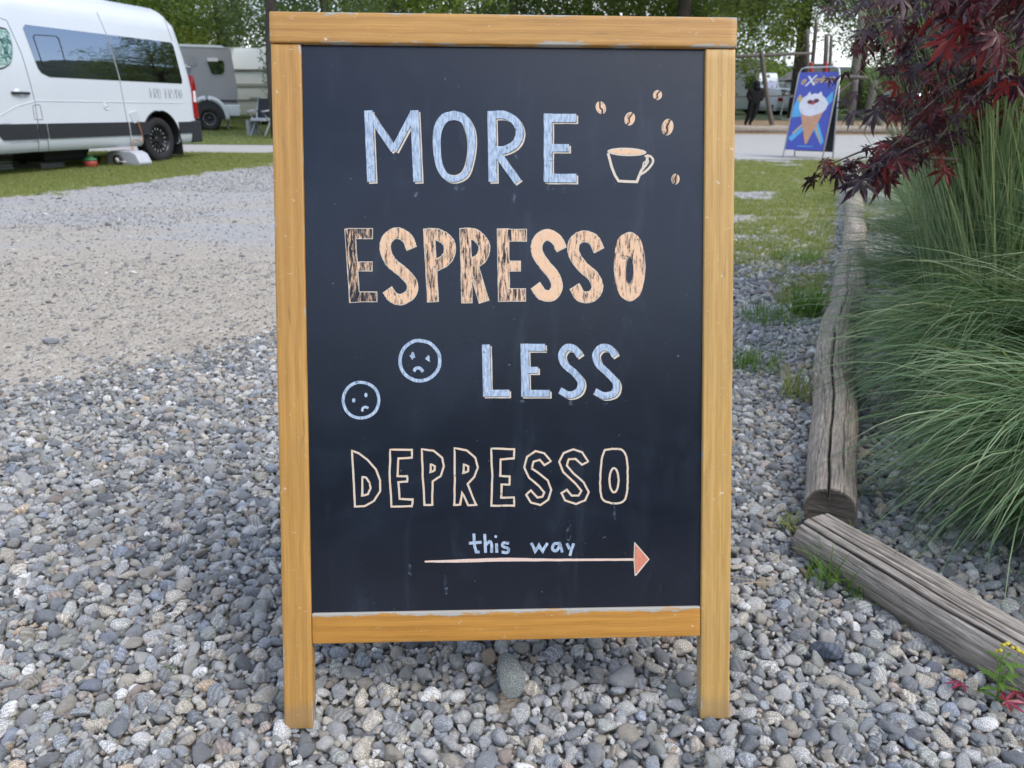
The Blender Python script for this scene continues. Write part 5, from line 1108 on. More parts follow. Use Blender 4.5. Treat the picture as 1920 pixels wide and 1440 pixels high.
# cream caravan, end face towards us
p0 = at(506, 236); k = depth_of(p0)/FPX
cc = empty('cream_caravan', p0, rad(2), 'old cream white caravan with horizontal ribs on its end wall, beside the silver caravan', 'caravan')
W2 = 1.12
bm = bmesh.new(); sidep = rounded([(0, .30), (-.10, 1.0), (.02, 1.9), (.45, 2.52), (4.6, 2.52), (4.9, 1.4), (4.7, .30)], [.1, .3, .4, .35, .3, .4, .1], 5)
a_ = [bm.verts.new((-W2, y, z)) for y, z in sidep]; b_ = [bm.verts.new((W2, y, z)) for y, z in sidep]; bm.faces.new(a_[::-1]); bm.faces.new(b_)
for i in range(len(a_)): j = (i+1) % len(a_); bm.faces.new((a_[i], a_[j], b_[j], b_[i]))
bm_obj('body', bm, M_cream, cc, True, bevel=.07)
def capz(Y): return (236-Y)*k
for Y, hh in ((138.5, .045), (165, .10), (190, .05)):
    z = capz(Y); yf = -.10 if z > .9 else -.06; bm = bmesh.new(); box(bm, (-1.05, -.11+max(0, z-1.6)*.16, z-hh/2), (1.05, .15+max(0, z-1.2)*.3, z+hh/2)); bm_obj('rib', bm, simple('dull_beige_trim', (.40, .38, .32), .6), cc, bevel=.01)
bm = bmesh.new(); box(bm, (-.55, -.13, capz(189)), (-.2, -.09, capz(186))); bm_obj('grab_handle', bm, M_grey, cc); bm = bmesh.new(); box(bm, (.04, -.115, .35), (.055, -.02, 1.0)); bm_obj('locker_seam', bm, M_seam, cc)
bm = bmesh.new(); tube(bm, [(0, -.1, .42), (0, -1.1, .42), (0, -1.1, .02)], .04, 8); bm_obj('drawbar', bm, M_grey, cc, 'all'); wheel(cc, (-W2+.12, 2.4, .32), .32, .2, 1, False)
# awning behind
p0 = at(430, 237); bm = bmesh.new(); zt_ = [pt(X, Y, 30.) for X, Y in ((340, 96), (455, 99), (500, 120), (350, 112))]
c0_ = zt_[0]; vsA = [bm.verts.new(p-c0_) for p in zt_]; vsB = [bm.verts.new(p-c0_+Vector((0, 2.5, .35))) for p in zt_]
bm.faces.new(vsA); bm.faces.new(vsB[::-1])
for i in range(4): j = (i+1) % 4; bm.faces.new((vsA[i], vsB[i], vsB[j], vsA[j]))
aw = empty('white_awning', c0_, 0, 'white canvas awning roof stretched behind the two caravans', 'awning'); bm_obj('canvas', bm, simple('white_canvas', (.72, .70, .70), .8), aw); gz_ = gz(c0_.x, c0_.y)
bm = bmesh.new()
for p in zt_[:2]: q = p-c0_; tube(bm, [q+Vector((0, 1, .1)), Vector((q.x, q.y+1, float(gz(p.x, p.y+1))-c0_.z))], .02, 6)
bm_obj('awning_pole', bm, M_alloy, aw)
# camping chair by the post
p0 = at(496, 255); k = depth_of(p0)/FPX
ch = empty('camping_chair', p0, rad(-25), 'folding camping chair with pale frame and black cushion on the far lawn', 'chair')
M_pale = simple('pale_cloth', (.52, .55, .60), .7); M_dcl = simple('dark_cloth', (.02, .022, .03), .8)
for x in (-.26, .24):
    bm = bmesh.new(); tube(bm, [(x, -.25, 0), (x, .05, .45), (x, .2, .95)], .02, 8); bm_obj('frame_side', bm, M_pale, ch, 'all'); bm = bmesh.new(); tube(bm, [(x, .30, 0), (x, -.05, .42), (x, -.3, .62), (x, .1, .66)], .03, 8); bm_obj('arm', bm, M_pale, ch, 'all')
bm = bmesh.new(); box(bm, (-.24, -.22, .38), (.22, .12, .46)); bm_obj('seat', bm, M_pale, ch, bevel=.02); M = Matrix.Translation((0, .12, .7))@Matrix.Rotation(-.2, 4, 'X'); bm = bmesh.new(); box(bm, (-.24, -.02, -.26), (.22, .04, .26), M); bm_obj('backrest', bm, M_dcl, ch, bevel=.02)
bm = bmesh.new(); box(bm, (-.38, -.26, .0), (-.30, .1, .40)); bm_obj('side_pocket', bm, M_grey, ch, bevel=.02)

# ------------------------------------------------------------------ blue ice-cream pavement sign
f0 = at(1467.5, 297); k = depth_of(f0)/FPX; ph = rad(38); au = Vector((math.cos(ph), -math.sin(ph), 0)); ab = Vector((math.sin(ph), math.cos(ph), 0)); LN = rad(12.5)
av = Vector((0, 0, math.cos(LN)))+ab*math.sin(LN); an = au.cross(av); AW, AH = 57*k/math.cos(ph)*1.0, 163*k
AM = Matrix(((au.x, av.x, an.x, 0), (au.y, av.y, an.y, 0), (au.z, av.z, an.z, 0), (0, 0, 0, 1)))
ad = empty('ice_cream_sign', f0, 0, 'blue pavement sign with an ice cream cone poster, standing by the gravel road', 'sign')
def adp(name, pts, mat, lay, lab=None):
    bm = bmesh.new(); f = bm.faces.new([bm.verts.new((x, y, .012+.0015*lay)) for x, y in pts]); f.normal_update()
    if f.normal.z < 0: f.normal_flip()
    me = bpy.data.meshes.new(name); bm.to_mesh(me); bm.free(); me.materials.append(mat); o = link(name, me, adpanel); 
    return o
zb_, zt__ = .10*AH, .945*AH; px0, px1 = .02, AW-.02; pw_, ph_ = px1-px0, zt__-zb_
M_blue = simple('royal_blue_print', (.035, .06, .42), .35, coat=.4, var=.06); M_cyan = simple('cyan_print', (.10, .42, .75), .4, var=.3, scale=3); M_gold = simple('gold_print', (.60, .42, .16), .4); M_icew = simple('ice_cream_print', (.74, .74, .80), .4, var=.22, scale=9); M_cone = simple('wafer_print', (.58, .31, .19), .4, var=.3, scale=14); M_choc = simple('chocolate_print', (.14, .03, .04), .4); M_berry = simple('berry_print', (.5, .10, .12), .4)
bm = bmesh.new(); box(bm, (px0, zb_, -.01), (px1, zt__, .01)); adpanel = bm_obj('poster_panel', bm, M_blue, ad); adpanel.matrix_local = AM
def q_(x, y): return (px0+x*pw_, zb_+y*ph_)
adp('swoosh_print', [q_(*p) for p in ((.0, .42), (.0, .56), (.10, .72), (.30, .60), (.36, .44))], M_cyan, 1); adp('swoosh_print', [q_(*p) for p in ((.02, .15), (.35, .33), (.42, .27), (.12, .11))], M_cyan, 1)
adp('swoosh_print', [q_(*p) for p in ((.60, .30), (.74, .36), (.98, .12), (.92, .07))], M_cyan, 1); adp('swoosh_print', [q_(*p) for p in ((.72, .60), (.96, .76), (1., .64), (.86, .55))], M_cyan, 1)
adp('swoosh_print', [q_(*p) for p in ((.05, .66), (.13, .72), (.30, .58), (.26, .56))], M_gold, 2); adp('swoosh_print', [q_(*p) for p in ((.10, .22), (.36, .36), (.38, .34), (.12, .20))], M_gold, 2); adp('swoosh_print', [q_(*p) for p in ((.64, .33), (.68, .35), (.90, .12), (.88, .10))], M_gold, 2)
adp('cone_print', [q_(*p) for p in ((.24, .46), (.50, .075), (.545, .08), (.84, .52), (.6, .47))], M_cone, 3)
ic = [(.14, .60), (.22, .68), (.30, .70), (.36, .755), (.42, .71), (.50, .73), (.58, .72), (.66, .755), (.72, .70), (.80, .67), (.90, .60), (.88, .54), (.84, .505), (.72, .47), (.5, .435), (.32, .45), (.22, .48), (.16, .54)]
adp('scoop_print', [q_(*p) for p in ic], M_icew, 4)
for dx, dy, m in ((-.08, 0, M_choc), (.08, .015, M_choc), (0, -.01, M_berry)): adp('topping_print', [q_(.50+dx+.075*math.cos(a), .62+dy+.028*math.sin(a)) for a in [i*.785 for i in range(8)]], m, 5)
cu = bpy.data.curves.new('lettering', 'FONT'); cu.body = 'extrême'; cu.size = pw_*.27; cu.shear = .45; cu.extrude = .0; cu.offset = .004; cu.space_character = .95
def text_part(body, x, y, size, mat, lay, shear=.45, rot=.12, name='lettering', off=.004, sx=1.):
    cu = bpy.data.curves.new(name, 'FONT'); cu.body = body; cu.size = size; cu.shear = shear; cu.offset = off
    t = bpy.data.objects.new('t', cu); COL.objects.link(t); bpy.context.view_layer.update(); me = bpy.data.meshes.new_from_object(t.evaluated_get(bpy.context.evaluated_depsgraph_get())); bpy.data.objects.remove(t)
    me.transform(Matrix.Translation((x, y, .012+.0015*lay))@Matrix.Rotation(rot, 4, 'Z')@Matrix.Diagonal((sx, 1, 1, 1))); me.materials.clear(); me.materials.append(mat); return link(name, me, adpanel)
text_part('e', *q_(.06, .845), pw_*.27, M_gold, 1); text_part('X', *q_(.20, .825), pw_*.36, M_icew, 2, .2, .1); text_part('trême', *q_(.40, .855), pw_*.25, M_gold, 1, .45, .1, sx=.86)
adp('small_print', [q_(*p) for p in ((.3, .045), (.72, .045), (.72, .055), (.3, .055))], M_cyan, 1)
bm = bmesh.new(); r_ = .014
tube(bm, [AM@Vector(p) for p in ((0, 0, 0), (0, AH*.93, 0), (.03, AH*.985, 0), (.12, AH, 0), (AW-.12, AH, 0), (AW-.03, AH*.985, 0), (AW, AH*.93, 0), (AW, 0, 0))], r_, 8); bm_obj('metal_frame', bm, M_alloy, ad, 'all')
bk = ab*(2*AH*math.sin(LN)*.9)
bm = bmesh.new()
for u in (0, AW): tube(bm, [au*u+bk, AM@Vector((u, AH*.93, -.03))], r_, 8)
bm_obj('rear_legs', bm, M_alloy, ad, 'all')
bm = bmesh.new(); aT = AM@Vector((0, AH*.93, -.03)); P0 = [bk.lerp(aT, .08)+au*.02, bk.lerp(aT, .08)+au*(AW-.02), bk.lerp(aT, .97)+au*(AW-.02), bk.lerp(aT, .97)+au*.02]
va = [bm.verts.new(p) for p in P0]; vb = [bm.verts.new(p+ab*.02) for p in P0]; bm.faces.new(va); bm.faces.new(vb[::-1])
for i in range(4): j = (i+1) % 4; bm.faces.new((va[i], vb[i], vb[j], va[j]))
bm_obj('rear_panel', bm, M_black, ad)

# ------------------------------------------------------------------ playground frame of round timber
M_post = simple('grey_round_timber', (.15, .135, .12), .85, var=.3, scale=5, bump=.5); M_redp = simple('red_plastic_sleeve', (.5, .03, .025), .35)
pf0 = at(1447, 240); pf = empty('climbing_frame', pf0, 0, 'playground climbing frame of leaning grey timber posts and beams on bark mulch', 'climbing frame')
def at_depth(X, Y, y): d = ray(X, Y); return Vector((0, 0, CH))+d*(y/d.y)
def timber(name, a, b, wpx, ya=None, yb=None, mat=M_post, par=pf, org=pf0):
    ya = ya or pf0.y; yb = yb or ya; A = at_depth(*a, ya); B = at_depth(*b, yb); r0 = wpx*.5*ya/FPX; m = (A+B)/2+Vector((random.uniform(-.03, .03), 0, random.uniform(-.02, .02)))
    bm = bmesh.new(); tube(bm, catmull([A-org, m-org, B-org], 14), list(np.linspace(r0*1.08, r0*.92, 14)), 12); return bm_obj(name, bm, mat, par, 'all')
Y0 = pf0.y
timber('post', (1449, 243), (1427, 94), 8); timber('post', (1514, 242), (1513.5, 55), 8, Y0+1, Y0+1); timber('post', (1512, 242), (1531, 42), 7, Y0+2.5, Y0+1.5); timber('post', (1543, 242), (1550, 64), 8, Y0+1); timber('post', (1548, 242), (1559, 66), 6, Y0+2)
timber('beam', (1375, 106), (1520, 100), 5.5, Y0+.3, Y0+.7); timber('beam', (1565, 145), (1626, 146), 6.5); timber('beam', (1300, 110), (1376, 106), 5.5, Y0+.3, Y0+.3)
timber('post', (1591, 243), (1603, 150), 13); timber('post', (1600, 160), (1618, 18), 14, Y0+.4); timber('post', (1624, 245), (1640, 150), 14, Y0-.4); timber('post', (1652, 243), (1641, 190), 9, Y0+.5); timber('brace', (1566, 178), (1596, 155), 5)
timber('rail', (1375, 181), (1489, 179), 2.2, Y0+2.6); timber('rail', (1549, 175), (1597, 174), 3, Y0+.5)
timber('red_sleeve', (1521, 144), (1520.5, 117), 5.5, Y0+.7, None, M_redp); timber('red_sleeve', (1548, 143), (1548, 117), 5.5, Y0+.7, None, M_redp)
p0 = at(1551, 240); k = depth_of(p0)/FPX; bm = bmesh.new(); lathe(bm, [(.001, 0), (.10, .02), (.135, .14), (.135, .35), (.10, .60), (.06, .95), (.03, 1.25), (.001, 1.28)], 16, 'z'); o = bm_obj('punch_bag', bm, M_redp, None, 'all', loc=p0+Vector((0, .3, .03))); tag(o, 'red tapering bag-shaped toy standing behind the right side of the blue ice cream sign', 'toy')
p0 = at(1462, 224); k = depth_of(p0)/FPX; bm = bmesh.new(); tube(bm, catmull([(0, 0, 0), (.10, 0, .8), (.2, 0, 1.0), (.55, 0, 1.02)], 16), .03, 8); tube(bm, catmull([(0, 0, .06), (.2, 0, .0), (.7, 0, .05)], 8), .03, 8); o = bm_obj('bent_pipe', bm, M_alloy, None, 'all', loc=p0); tag(o, 'bent grey metal pipe hoop between the leaning post and the ice cream sign', 'hoop')
# kerb log along the mulch
ka = at(1380, 249); kb = at(1660, 249)
log('kerb_log', [(4.0, ka.y, float(gz(0, ka.y))+.1), (ka.x, ka.y, ka.z+.1), ((ka.x+kb.x)/2, ka.y+.1, ka.z+.11), (kb.x, ka.y-.05, kb.z+.1), (kb.x+8, ka.y-.1, kb.z+.1)], [.13, .13, .14, .13, .12], [(1.3, .01, .012, 0, 9, .1)], M_log, 'long grey kerb log between the gravel road and the bark mulch', 'log', 21, nr=24, nseg=80)

# ------------------------------------------------------------------ person in black
def figure(org, H, lean):
    chain = {'hip': (0, 0, .52), 'waist': (0, 0, .60), 'chest': (.01, 0, .74), 'neck': (.015, -.01, .85), 'head0': (.015, -.012, .895), 'head1': (.015, -.012, .96), 'shL': (-.105, 0, .805), 'elL': (-.13, -.01, .66), 'haL': (-.09, -.07, .56), 'shR': (.125, 0, .805), 'elR': (.145, -.01, .66), 'haR': (.10, -.07, .56),
             'hL': (-.055, 0, .50), 'kL': (-.075, -.02, .28), 'aL': (-.125, .02, .045), 'tL': (-.13, -.06, .02), 'hR': (.055, 0, .50), 'kR': (.02, -.03, .28), 'aR': (-.05, .0, .045), 'tR': (-.05, -.085, .02)}
    R = {'hip': .13, 'waist': .135, 'chest': .135, 'neck': .038, 'head0': .052, 'head1': .05, 'shL': .05, 'elL': .05, 'haL': .04, 'shR': .05, 'elR': .05, 'haR': .04, 'hL': .08, 'kL': .055, 'aL': .03, 'tL': .022, 'hR': .08, 'kR': .055, 'aR': .03, 'tR': .022}
    E_ = [('hip', 'waist'), ('waist', 'chest'), ('chest', 'neck'), ('neck', 'head0'), ('head0', 'head1'), ('chest', 'shL'), ('shL', 'elL'), ('elL', 'haL'), ('chest', 'shR'), ('shR', 'elR'), ('elR', 'haR'), ('hip', 'hL'), ('hL', 'kL'), ('kL', 'aL'), ('aL', 'tL'), ('hip', 'hR'), ('hR', 'kR'), ('kR', 'aR'), ('aR', 'tR')]
    ks = list(chain); me = bpy.data.meshes.new('person'); me.from_pydata([tuple(c*H for c in chain[q]) for q in ks], [(ks.index(a), ks.index(b)) for a, b in E_], []); o = link('person', me)
    sk = o.modifiers.new('skin', 'SKIN'); sl = me.skin_vertices[0].data
    for i, q in enumerate(ks): sl[i].radius = (R[q]*H*.92, R[q]*H*(.62 if q in ('hip', 'waist', 'chest') else .92)); sl[i].use_root = q == 'hip'
    o.modifiers.new('s', 'SUBSURF').levels = 2; bpy.context.view_layer.update(); nm = bpy.data.meshes.new_from_object(o.evaluated_get(bpy.context.evaluated_depsgraph_get())); o.modifiers.clear(); o.data = nm; nm.materials.clear(); nm.materials.append(simple('black_clothing', (.006, .0065, .009), .85, scale=3)); nm.polygons.foreach_set('use_smooth', np.ones(len(nm.polygons), bool)); o.location = org; return o
p0 = at(1400, 236); H = 79*depth_of(p0)/FPX; pe = figure(p0+Vector((.20, 0, 0)), H, 0); pe.scale = (1.25, 1.15, 1); tag(pe, 'person in a black hooded jacket and black trousers standing on the bark mulch', 'person')
bm = bmesh.new(); bmesh.ops.create_uvsphere(bm, u_segments=20, v_segments=14, radius=.066*H, matrix=Matrix.Translation((.015*H, .0, .925*H))@Matrix.Diagonal((.95, 1.05, 1.2, 1))); tube(bm, [(.015*H, .01, .80*H), (.015*H, .0, .87*H), (.015*H, -.0, .93*H)], [.085*H, .068*H, .05*H], 14); bm_obj('hood', bm, simple('black_hood', (.011, .012, .015), .9, scale=5), pe, 'all')

# ------------------------------------------------------------------ vehicles behind the playground
def far(X, D): x = (X-960)/FPX*D; return Vector((x, D, float(gz(x, D))))
D = 50; K = D*.945/FPX
def gbox(name, p, w, prof_, mat, label, cat, rz=0, bev=.10):
    """vehicle seen from its end: side profile in (depth, up), width w"""
    e_ = empty(name, p, rz, label, cat); bm = bmesh.new(); a_ = [bm.verts.new((-w/2, y, z)) for y, z in prof_]; b_ = [bm.verts.new((w/2, y, z)) for y, z in prof_]; bm.faces.new(a_[::-1]); bm.faces.new(b_)
    for i in range(len(a_)): j = (i+1) % len(a_); bm.faces.new((a_[i], a_[j], b_[j], b_[i]))
    bm_obj('body', bm, mat, e_, True, bevel=bev); return e_
def slab(name, e_, x0, x1, ya, za, yb, zb, mat, t=.02):
    bm = bmesh.new(); n = Vector((0, -(zb-za), yb-ya)).normalized()*t*(1 if zb > za else -1); n = Vector((0, -abs(n.y), abs(n.z) if True else 0)); vs = [Vector((x0, ya, za)), Vector((x1, ya, za)), Vector((x1, yb, zb)), Vector((x0, yb, zb))]
    a_ = [bm.verts.new(v+n*1.2) for v in vs]; b_ = [bm.verts.new(v-n) for v in vs]; bm.faces.new(a_); bm.faces.new(b_[::-1])
    for i in range(4): j = (i+1) % 4; bm.faces.new((a_[i], b_[i], b_[j], a_[j]))
    return bm_obj(name, bm, mat, e_)
zg = 0
wv = gbox('white_van', far(1409, 51), 1.65, [(0, .28), (-.03, .95), (.85, 1.2), (1.45, 1.95), (1.7, 2.42), (5.2, 2.42), (5.3, .28)], M_white, 'white high-roof van facing the playground, behind the person in black', 'van')
slab('windscreen', wv, -.72, .72, .90, 1.22, 1.44, 1.92, M_glass); slab('grille', wv, -.6, .6, -.035, .35, -.03, .7, M_black); slab('bumper', wv, -.82, .82, -.06, .28, -.05, .45, M_black)
for x in (-.66, .66): slab('headlight', wv, x-.14, x+.14, -.035, .74, -.03, .93, M_lens); wheel(wv, (x*1.08, .75, .33), .33, .2, 1, False)
wc = gbox('white_car', far(1450, 46), 1.78, rounded([(0, .25), (-.08, .62), (.05, .98), (.45, 1.44), (1.9, 1.50), (3.0, 1.0), (4.1, .8), (4.2, .25)], [.05, .1, .1, .15, .2, .2, .2, .1]), M_white, 'white hatchback car seen from behind, parked left of the ice cream sign', 'car', bev=.09)
slab('rear_window', wc, -.62, .62, .09, 1.01, .42, 1.38, M_glass); slab('number_plate', wc, -.26, .26, -.07, .62, -.05, .74, M_lens); slab('bumper', wc, -.86, .86, -.05, .26, -.09, .42, M_grey)
for x in (-.72, .72): slab('tail_light', wc, x-.13, x+.13, -.05, .76, .02, .94, M_red); wheel(wc, (x*1.05, .7, .31), .31, .2, 1, False); wheel(wc, (x*1.05, 3.3, .31), .31, .2, 1, False)
pc_ = gbox('pop_top_camper', far(1487, 50), 1.95, [(0, .3), (-.04, 1.0), (.15, 1.85), (.3, 1.95), (4.4, 1.95), (4.7, .3)], M_white, 'white camper with its grey cloth pop-up roof raised, behind the ice cream sign', 'camper')
slab('rear_window', pc_, -.75, .75, -.02, 1.15, .13, 1.72, M_glass); M_tent = simple('grey_tent_cloth', (.17, .15, .15), .85)
bm = bmesh.new(); a_ = [bm.verts.new(p) for p in ((-1.6, .0, 1.95), (.9, .0, 1.95), (.9, 3, 1.95), (-1.6, 3, 1.95))]; b_ = [bm.verts.new(p) for p in ((-.75, .15, 2.78), (.9, .1, 2.85), (.9, 3, 2.5), (-.75, 3, 2.5))]; bm.faces.new(b_)
for i in range(4): j = (i+1) % 4; bm.faces.new((a_[i], a_[j], b_[j], b_[i]))
bm_obj('tent_roof', bm, M_tent, pc_); bm = bmesh.new(); box(bm, (-.8, .05, 2.80), (.95, 3.1, 2.88)); bm_obj('roof_shell', bm, M_white, pc_, bevel=.02)
for x in (-.85, .85): wheel(pc_, (x, .8, .33), .33, .2, 1, False)
mh = gbox('motorhome', far(1354, 47), 2.2, [(0, .3), (0, 2.95), (6, 2.95), (6, .3)], M_white, 'pale blue-white motorhome just showing past the right post of the board', 'motorhome'); slab('side_window', mh, .3, .9, -.01, 1.4, -.005, 2.1, M_glass); wheel(mh, (.9, .6, .35), .35, .2, 1, False); wheel(mh, (-.9, .6, .35), .35, .2, 1, False)
wr = gbox('white_estate_car', far(1672, 46), 1.8, rounded([(0, .25), (-.08, .62), (.05, .98), (.35, 1.48), (2.4, 1.52), (3.2, 1.0), (4.3, .8), (4.4, .25)], .1), M_white, 'white estate car partly hidden behind the maple leaves right of the timber posts', 'car', bev=.09); slab('rear_window', wr, -.6, .6, .09, 1.03, .33, 1.40, M_glass)
for x in (-.72, .72): slab('tail_light', wr, x-.1, x+.1, -.05, .76, .02, 1.0, M_red); wheel(wr, (x*1.05, .7, .31), .31, .2, 1, False)
# garden chair and small table beyond the mulch
M_beige = simple('beige_wood', (.50, .36, .20), .6)
gc = empty('garden_chair', at(1567, 218), .5, 'light beige wooden garden chair right of the ice cream sign', 'chair'); bm = bmesh.new()
for x in (-.24, .24):
    for y in (-.22, .24): 
        bm = bmesh.new(); tube(bm, [(x, y, 0), (x, y, .9 if y > 0 else .45)], .025, 6); bm_obj('leg', bm, M_beige, gc)
bm = bmesh.new(); box(bm, (-.27, -.25, .43), (.27, .25, .47)); bm_obj('seat', bm, M_beige, gc); bm = bmesh.new(); box(bm, (-.25, .255, .55), (.25, .28, .92)); bm_obj('backrest', bm, M_beige, gc)
gt = empty('garden_table', at(1582, 217), .1, 'small low pale table beside the beige garden chair', 'table'); bm = bmesh.new(); box(bm, (-.45, -.3, .30), (.45, .3, .34)); bm_obj('table_top', bm, M_lens, gt)
for x in (-.4, .4):
    for y in (-.25, .25): bm = bmesh.new(); tube(bm, [(x, y, 0), (x, y, .299)], .02, 6); bm_obj('leg', bm, M_grey, gt)

# ------------------------------------------------------------------ trees
def fol(name, cols): return leaf_mat(name, cols, .5, .4, .6, .3)
FM = {'broad': fol('broadleaf_foliage', [(.07, .125, .03), (.11, .175, .04), (.16, .235, .05), (.23, .29, .07)]), 'dark': fol('dark_foliage', [(.045, .085, .03), (.075, .125, .04), (.11, .17, .05), (.16, .215, .06)]),
      'birch': fol('birch_foliage', [(.07, .125, .055), (.10, .165, .07), (.15, .21, .09), (.20, .25, .11)]), 'yellow': fol('yellow_green_foliage', [(.16, .20, .03), (.25, .28, .04), (.34, .33, .06)])}
M_tb = simple('tree_bark', (.085, .07, .058), .9, var=.35, scale=4, bump=.6)
def leafcloud(name, n, clumps, rad_, squash, leaf, mat, seed, weep=0., csize=.55):
    r = np.random.default_rng(seed); u = r.normal(size=(clumps, 3)); u /= np.linalg.norm(u, axis=1)[:, None]; C = u*(r.random((clumps, 1))**.33)*rad_*np.array([1, 1, squash]); C *= 1+.18*np.sin(u[:, :1]*4+seed)
    cs = csize*r.uniform(.5, 1.4, clumps); w = cs**2; w /= w.sum(); ci = r.choice(clumps, n, p=w); P = C[ci]+r.normal(size=(n, 3))*cs[ci][:, None]*np.array([1, 1, .55])
    if weep: drop = r.random(n)**1.5*weep; strand = np.floor(r.random(n)*6); P[:, 2] -= drop; P[:, :2] += (np.stack([np.sin(strand*9+ci), np.cos(strand*7+ci*3)], 1)*cs[ci][:, None]*.8-P[:, :2]+C[ci][:, :2])*.75
    nn = r.normal(size=(n, 3)); nn[:, 2] = np.abs(nn[:, 2])+.2; nn /= np.linalg.norm(nn, axis=1)[:, None]; a = np.cross(nn, r.normal(size=(n, 3))); a /= np.linalg.norm(a, axis=1)[:, None]; b = np.cross(nn, a); s = leaf*r.uniform(.6, 1.25, n)[:, None]
    V = np.stack([P-a*s, P-b*s*.55, P+a*s, P+b*s*.55], 1).reshape(-1, 3); return mesh_np(name, V, np.arange(4*n).reshape(n, 4), mat, False, fattr=np.clip(r.random(clumps)[ci]*.6+r.random(n)*.4, 0, 1)), C
def trunk_mesh(h, r0, C, zc, seed):
    r = random.Random(seed); bm = bmesh.new(); tube(bm, [(0, 0, -.2), (r.uniform(-.1, .1), 0, h*.3), (r.uniform(-.2, .2), r.uniform(-.2, .2), h*.6), (r.uniform(-.3, .3), 0, h)], [r0*1.3, r0, r0*.75, r0*.3], 12)
    up_ = [i for i in range(len(C)) if C[i][2] > .3]; idx_ = r.sample(up_, min(20, len(up_)))
    for i in idx_: c = Vector(C[i])+Vector((0, 0, zc)); z0 = h*r.uniform(.58, .92); a = Vector((0, 0, z0)); m = a.lerp(c, .5)+Vector((0, 0, .3)); tube(bm, [a, m, c], [r0*.35, r0*.2, r0*.06], 7)
    me = bpy.data.meshes.new('trunk'); bmesh.ops.recalc_face_normals(bm, faces=bm.faces[:]); bm.to_mesh(me); bm.free(); me.materials.append(M_tb); me.polygons.foreach_set('use_smooth', np.ones(len(me.polygons), bool)); return me
KIND = {}
for kn, (n, cl, R_, sq, lf, mt, weep, zc, h, r0, cs) in {'broad': (21000, 150, 3.6, 1.0, .075, 'broad', 0, 5.0, 7.0, .20, .55), 'dark': (21000, 150, 3.4, 1.15, .075, 'dark', 0, 5.2, 7.5, .22, .5), 'birch': (21000, 160, 3.2, 1.2, .062, 'birch', 2.2, 6.2, 8.5, .16, .42), 'high': (30000, 150, 4.2, .8, .08, 'dark', .4, 7.4, 8.5, .28, .6)}.items():
    me, C = leafcloud('crown_'+kn, n, cl, R_, sq, lf, FM[mt], hash(kn) % 1000 if False else len(kn)*7+ord(kn[0]), weep, cs); KIND[kn] = (me, trunk_mesh(h, r0, C, zc, ord(kn[0])), zc)
def tree_at(kind, X, D, s, rz, label, sz=1., dz=0.):
    p = far(X, D); t = empty('tree' if kind != 'birch' else 'birch_tree', p, rz, label, 'tree', 'trees behind the campsite'); me, tm, zc = KIND[kind]; t.scale = (s, s, s*sz)
    link('trunk', tm, t); link('crown', me, t, loc=(0, 0, zc+dz))
tree_at('birch', 95, 30, 1., 0., 'tree rising straight behind the front roof of the camper van at far left', dz=-1.)
tree_at('broad', 225, 31, .95, 1., 'bushy green tree behind the roof hatch of the camper van', dz=-1.3)
tree_at('broad', 322, 34, 1.0, 2.2, 'round green tree above the rear end of the camper van', dz=-1.6)
tree_at('dark', 400, 40, 1.0, .6, 'darker tree above the silver caravan', dz=-1.2)
tree_at('birch', 455, 37, 1.0, 3., 'drooping grey-green tree above the gap between the two caravans', dz=-1.6)
tree_at('birch', 640, 23, .62, 4.1, 'light green drooping tree hanging beside the left post of the board', dz=-1.9)
tree_at('dark', 541, 20.5, .75, 5.2, 'tree whose dark trunk meets the top left corner of the board', dz=2.9)
tree_at('dark', 640, 33, 1.05, .3, 'dark tree behind the left half of the board top', dz=-.6)
tree_at('broad', 745, 27, 1., 1.7, 'tree whose trunk shows above the left third of the top rail', dz=.6)
tree_at('dark', 860, 36, 1.1, 2.9, 'dense dark tree behind the middle of the board top', dz=-.8)
tree_at('birch', 960, 34, 1.05, 3.9, 'drooping tree above the centre of the top rail', dz=-1.)
tree_at('dark', 1080, 35, 1.1, 4.8, 'dark tree right of the centre of the top rail', dz=-.8)
tree_at('broad', 1170, 31, 1., 5.7, 'tree above the right third of the top rail', dz=-.6)
tree_at('high', 1247, 27, .9, .9, 'tree with a brown trunk above the right end of the top rail', dz=-.4)
tree_at('broad', 1335, 36, 1.0, 2.5, 'tree behind the top right corner of the board', dz=.2)
tree_at('high', 1458, 40, 1.1, 3.3, 'big dark green tree whose trunk stands between leaning post and ice cream sign', dz=-.35)
tree_at('broad', 1560, 43, 1.15, 4.4, 'green tree above the twin upright posts of the climbing frame', dz=1.1)
tree_at('high', 1640, 38, 1.05, 5.1, 'tree behind the tall right posts of the climbing frame', dz=-.2)
tree_at('dark', 1760, 41, 1.1, .2, 'dark tree hidden mostly behind the red maple crown', dz=-.6)
tree_at('dark', 1900, 36, 1.1, 1.2, 'dark tree behind the maple at the right border', dz=-.8)
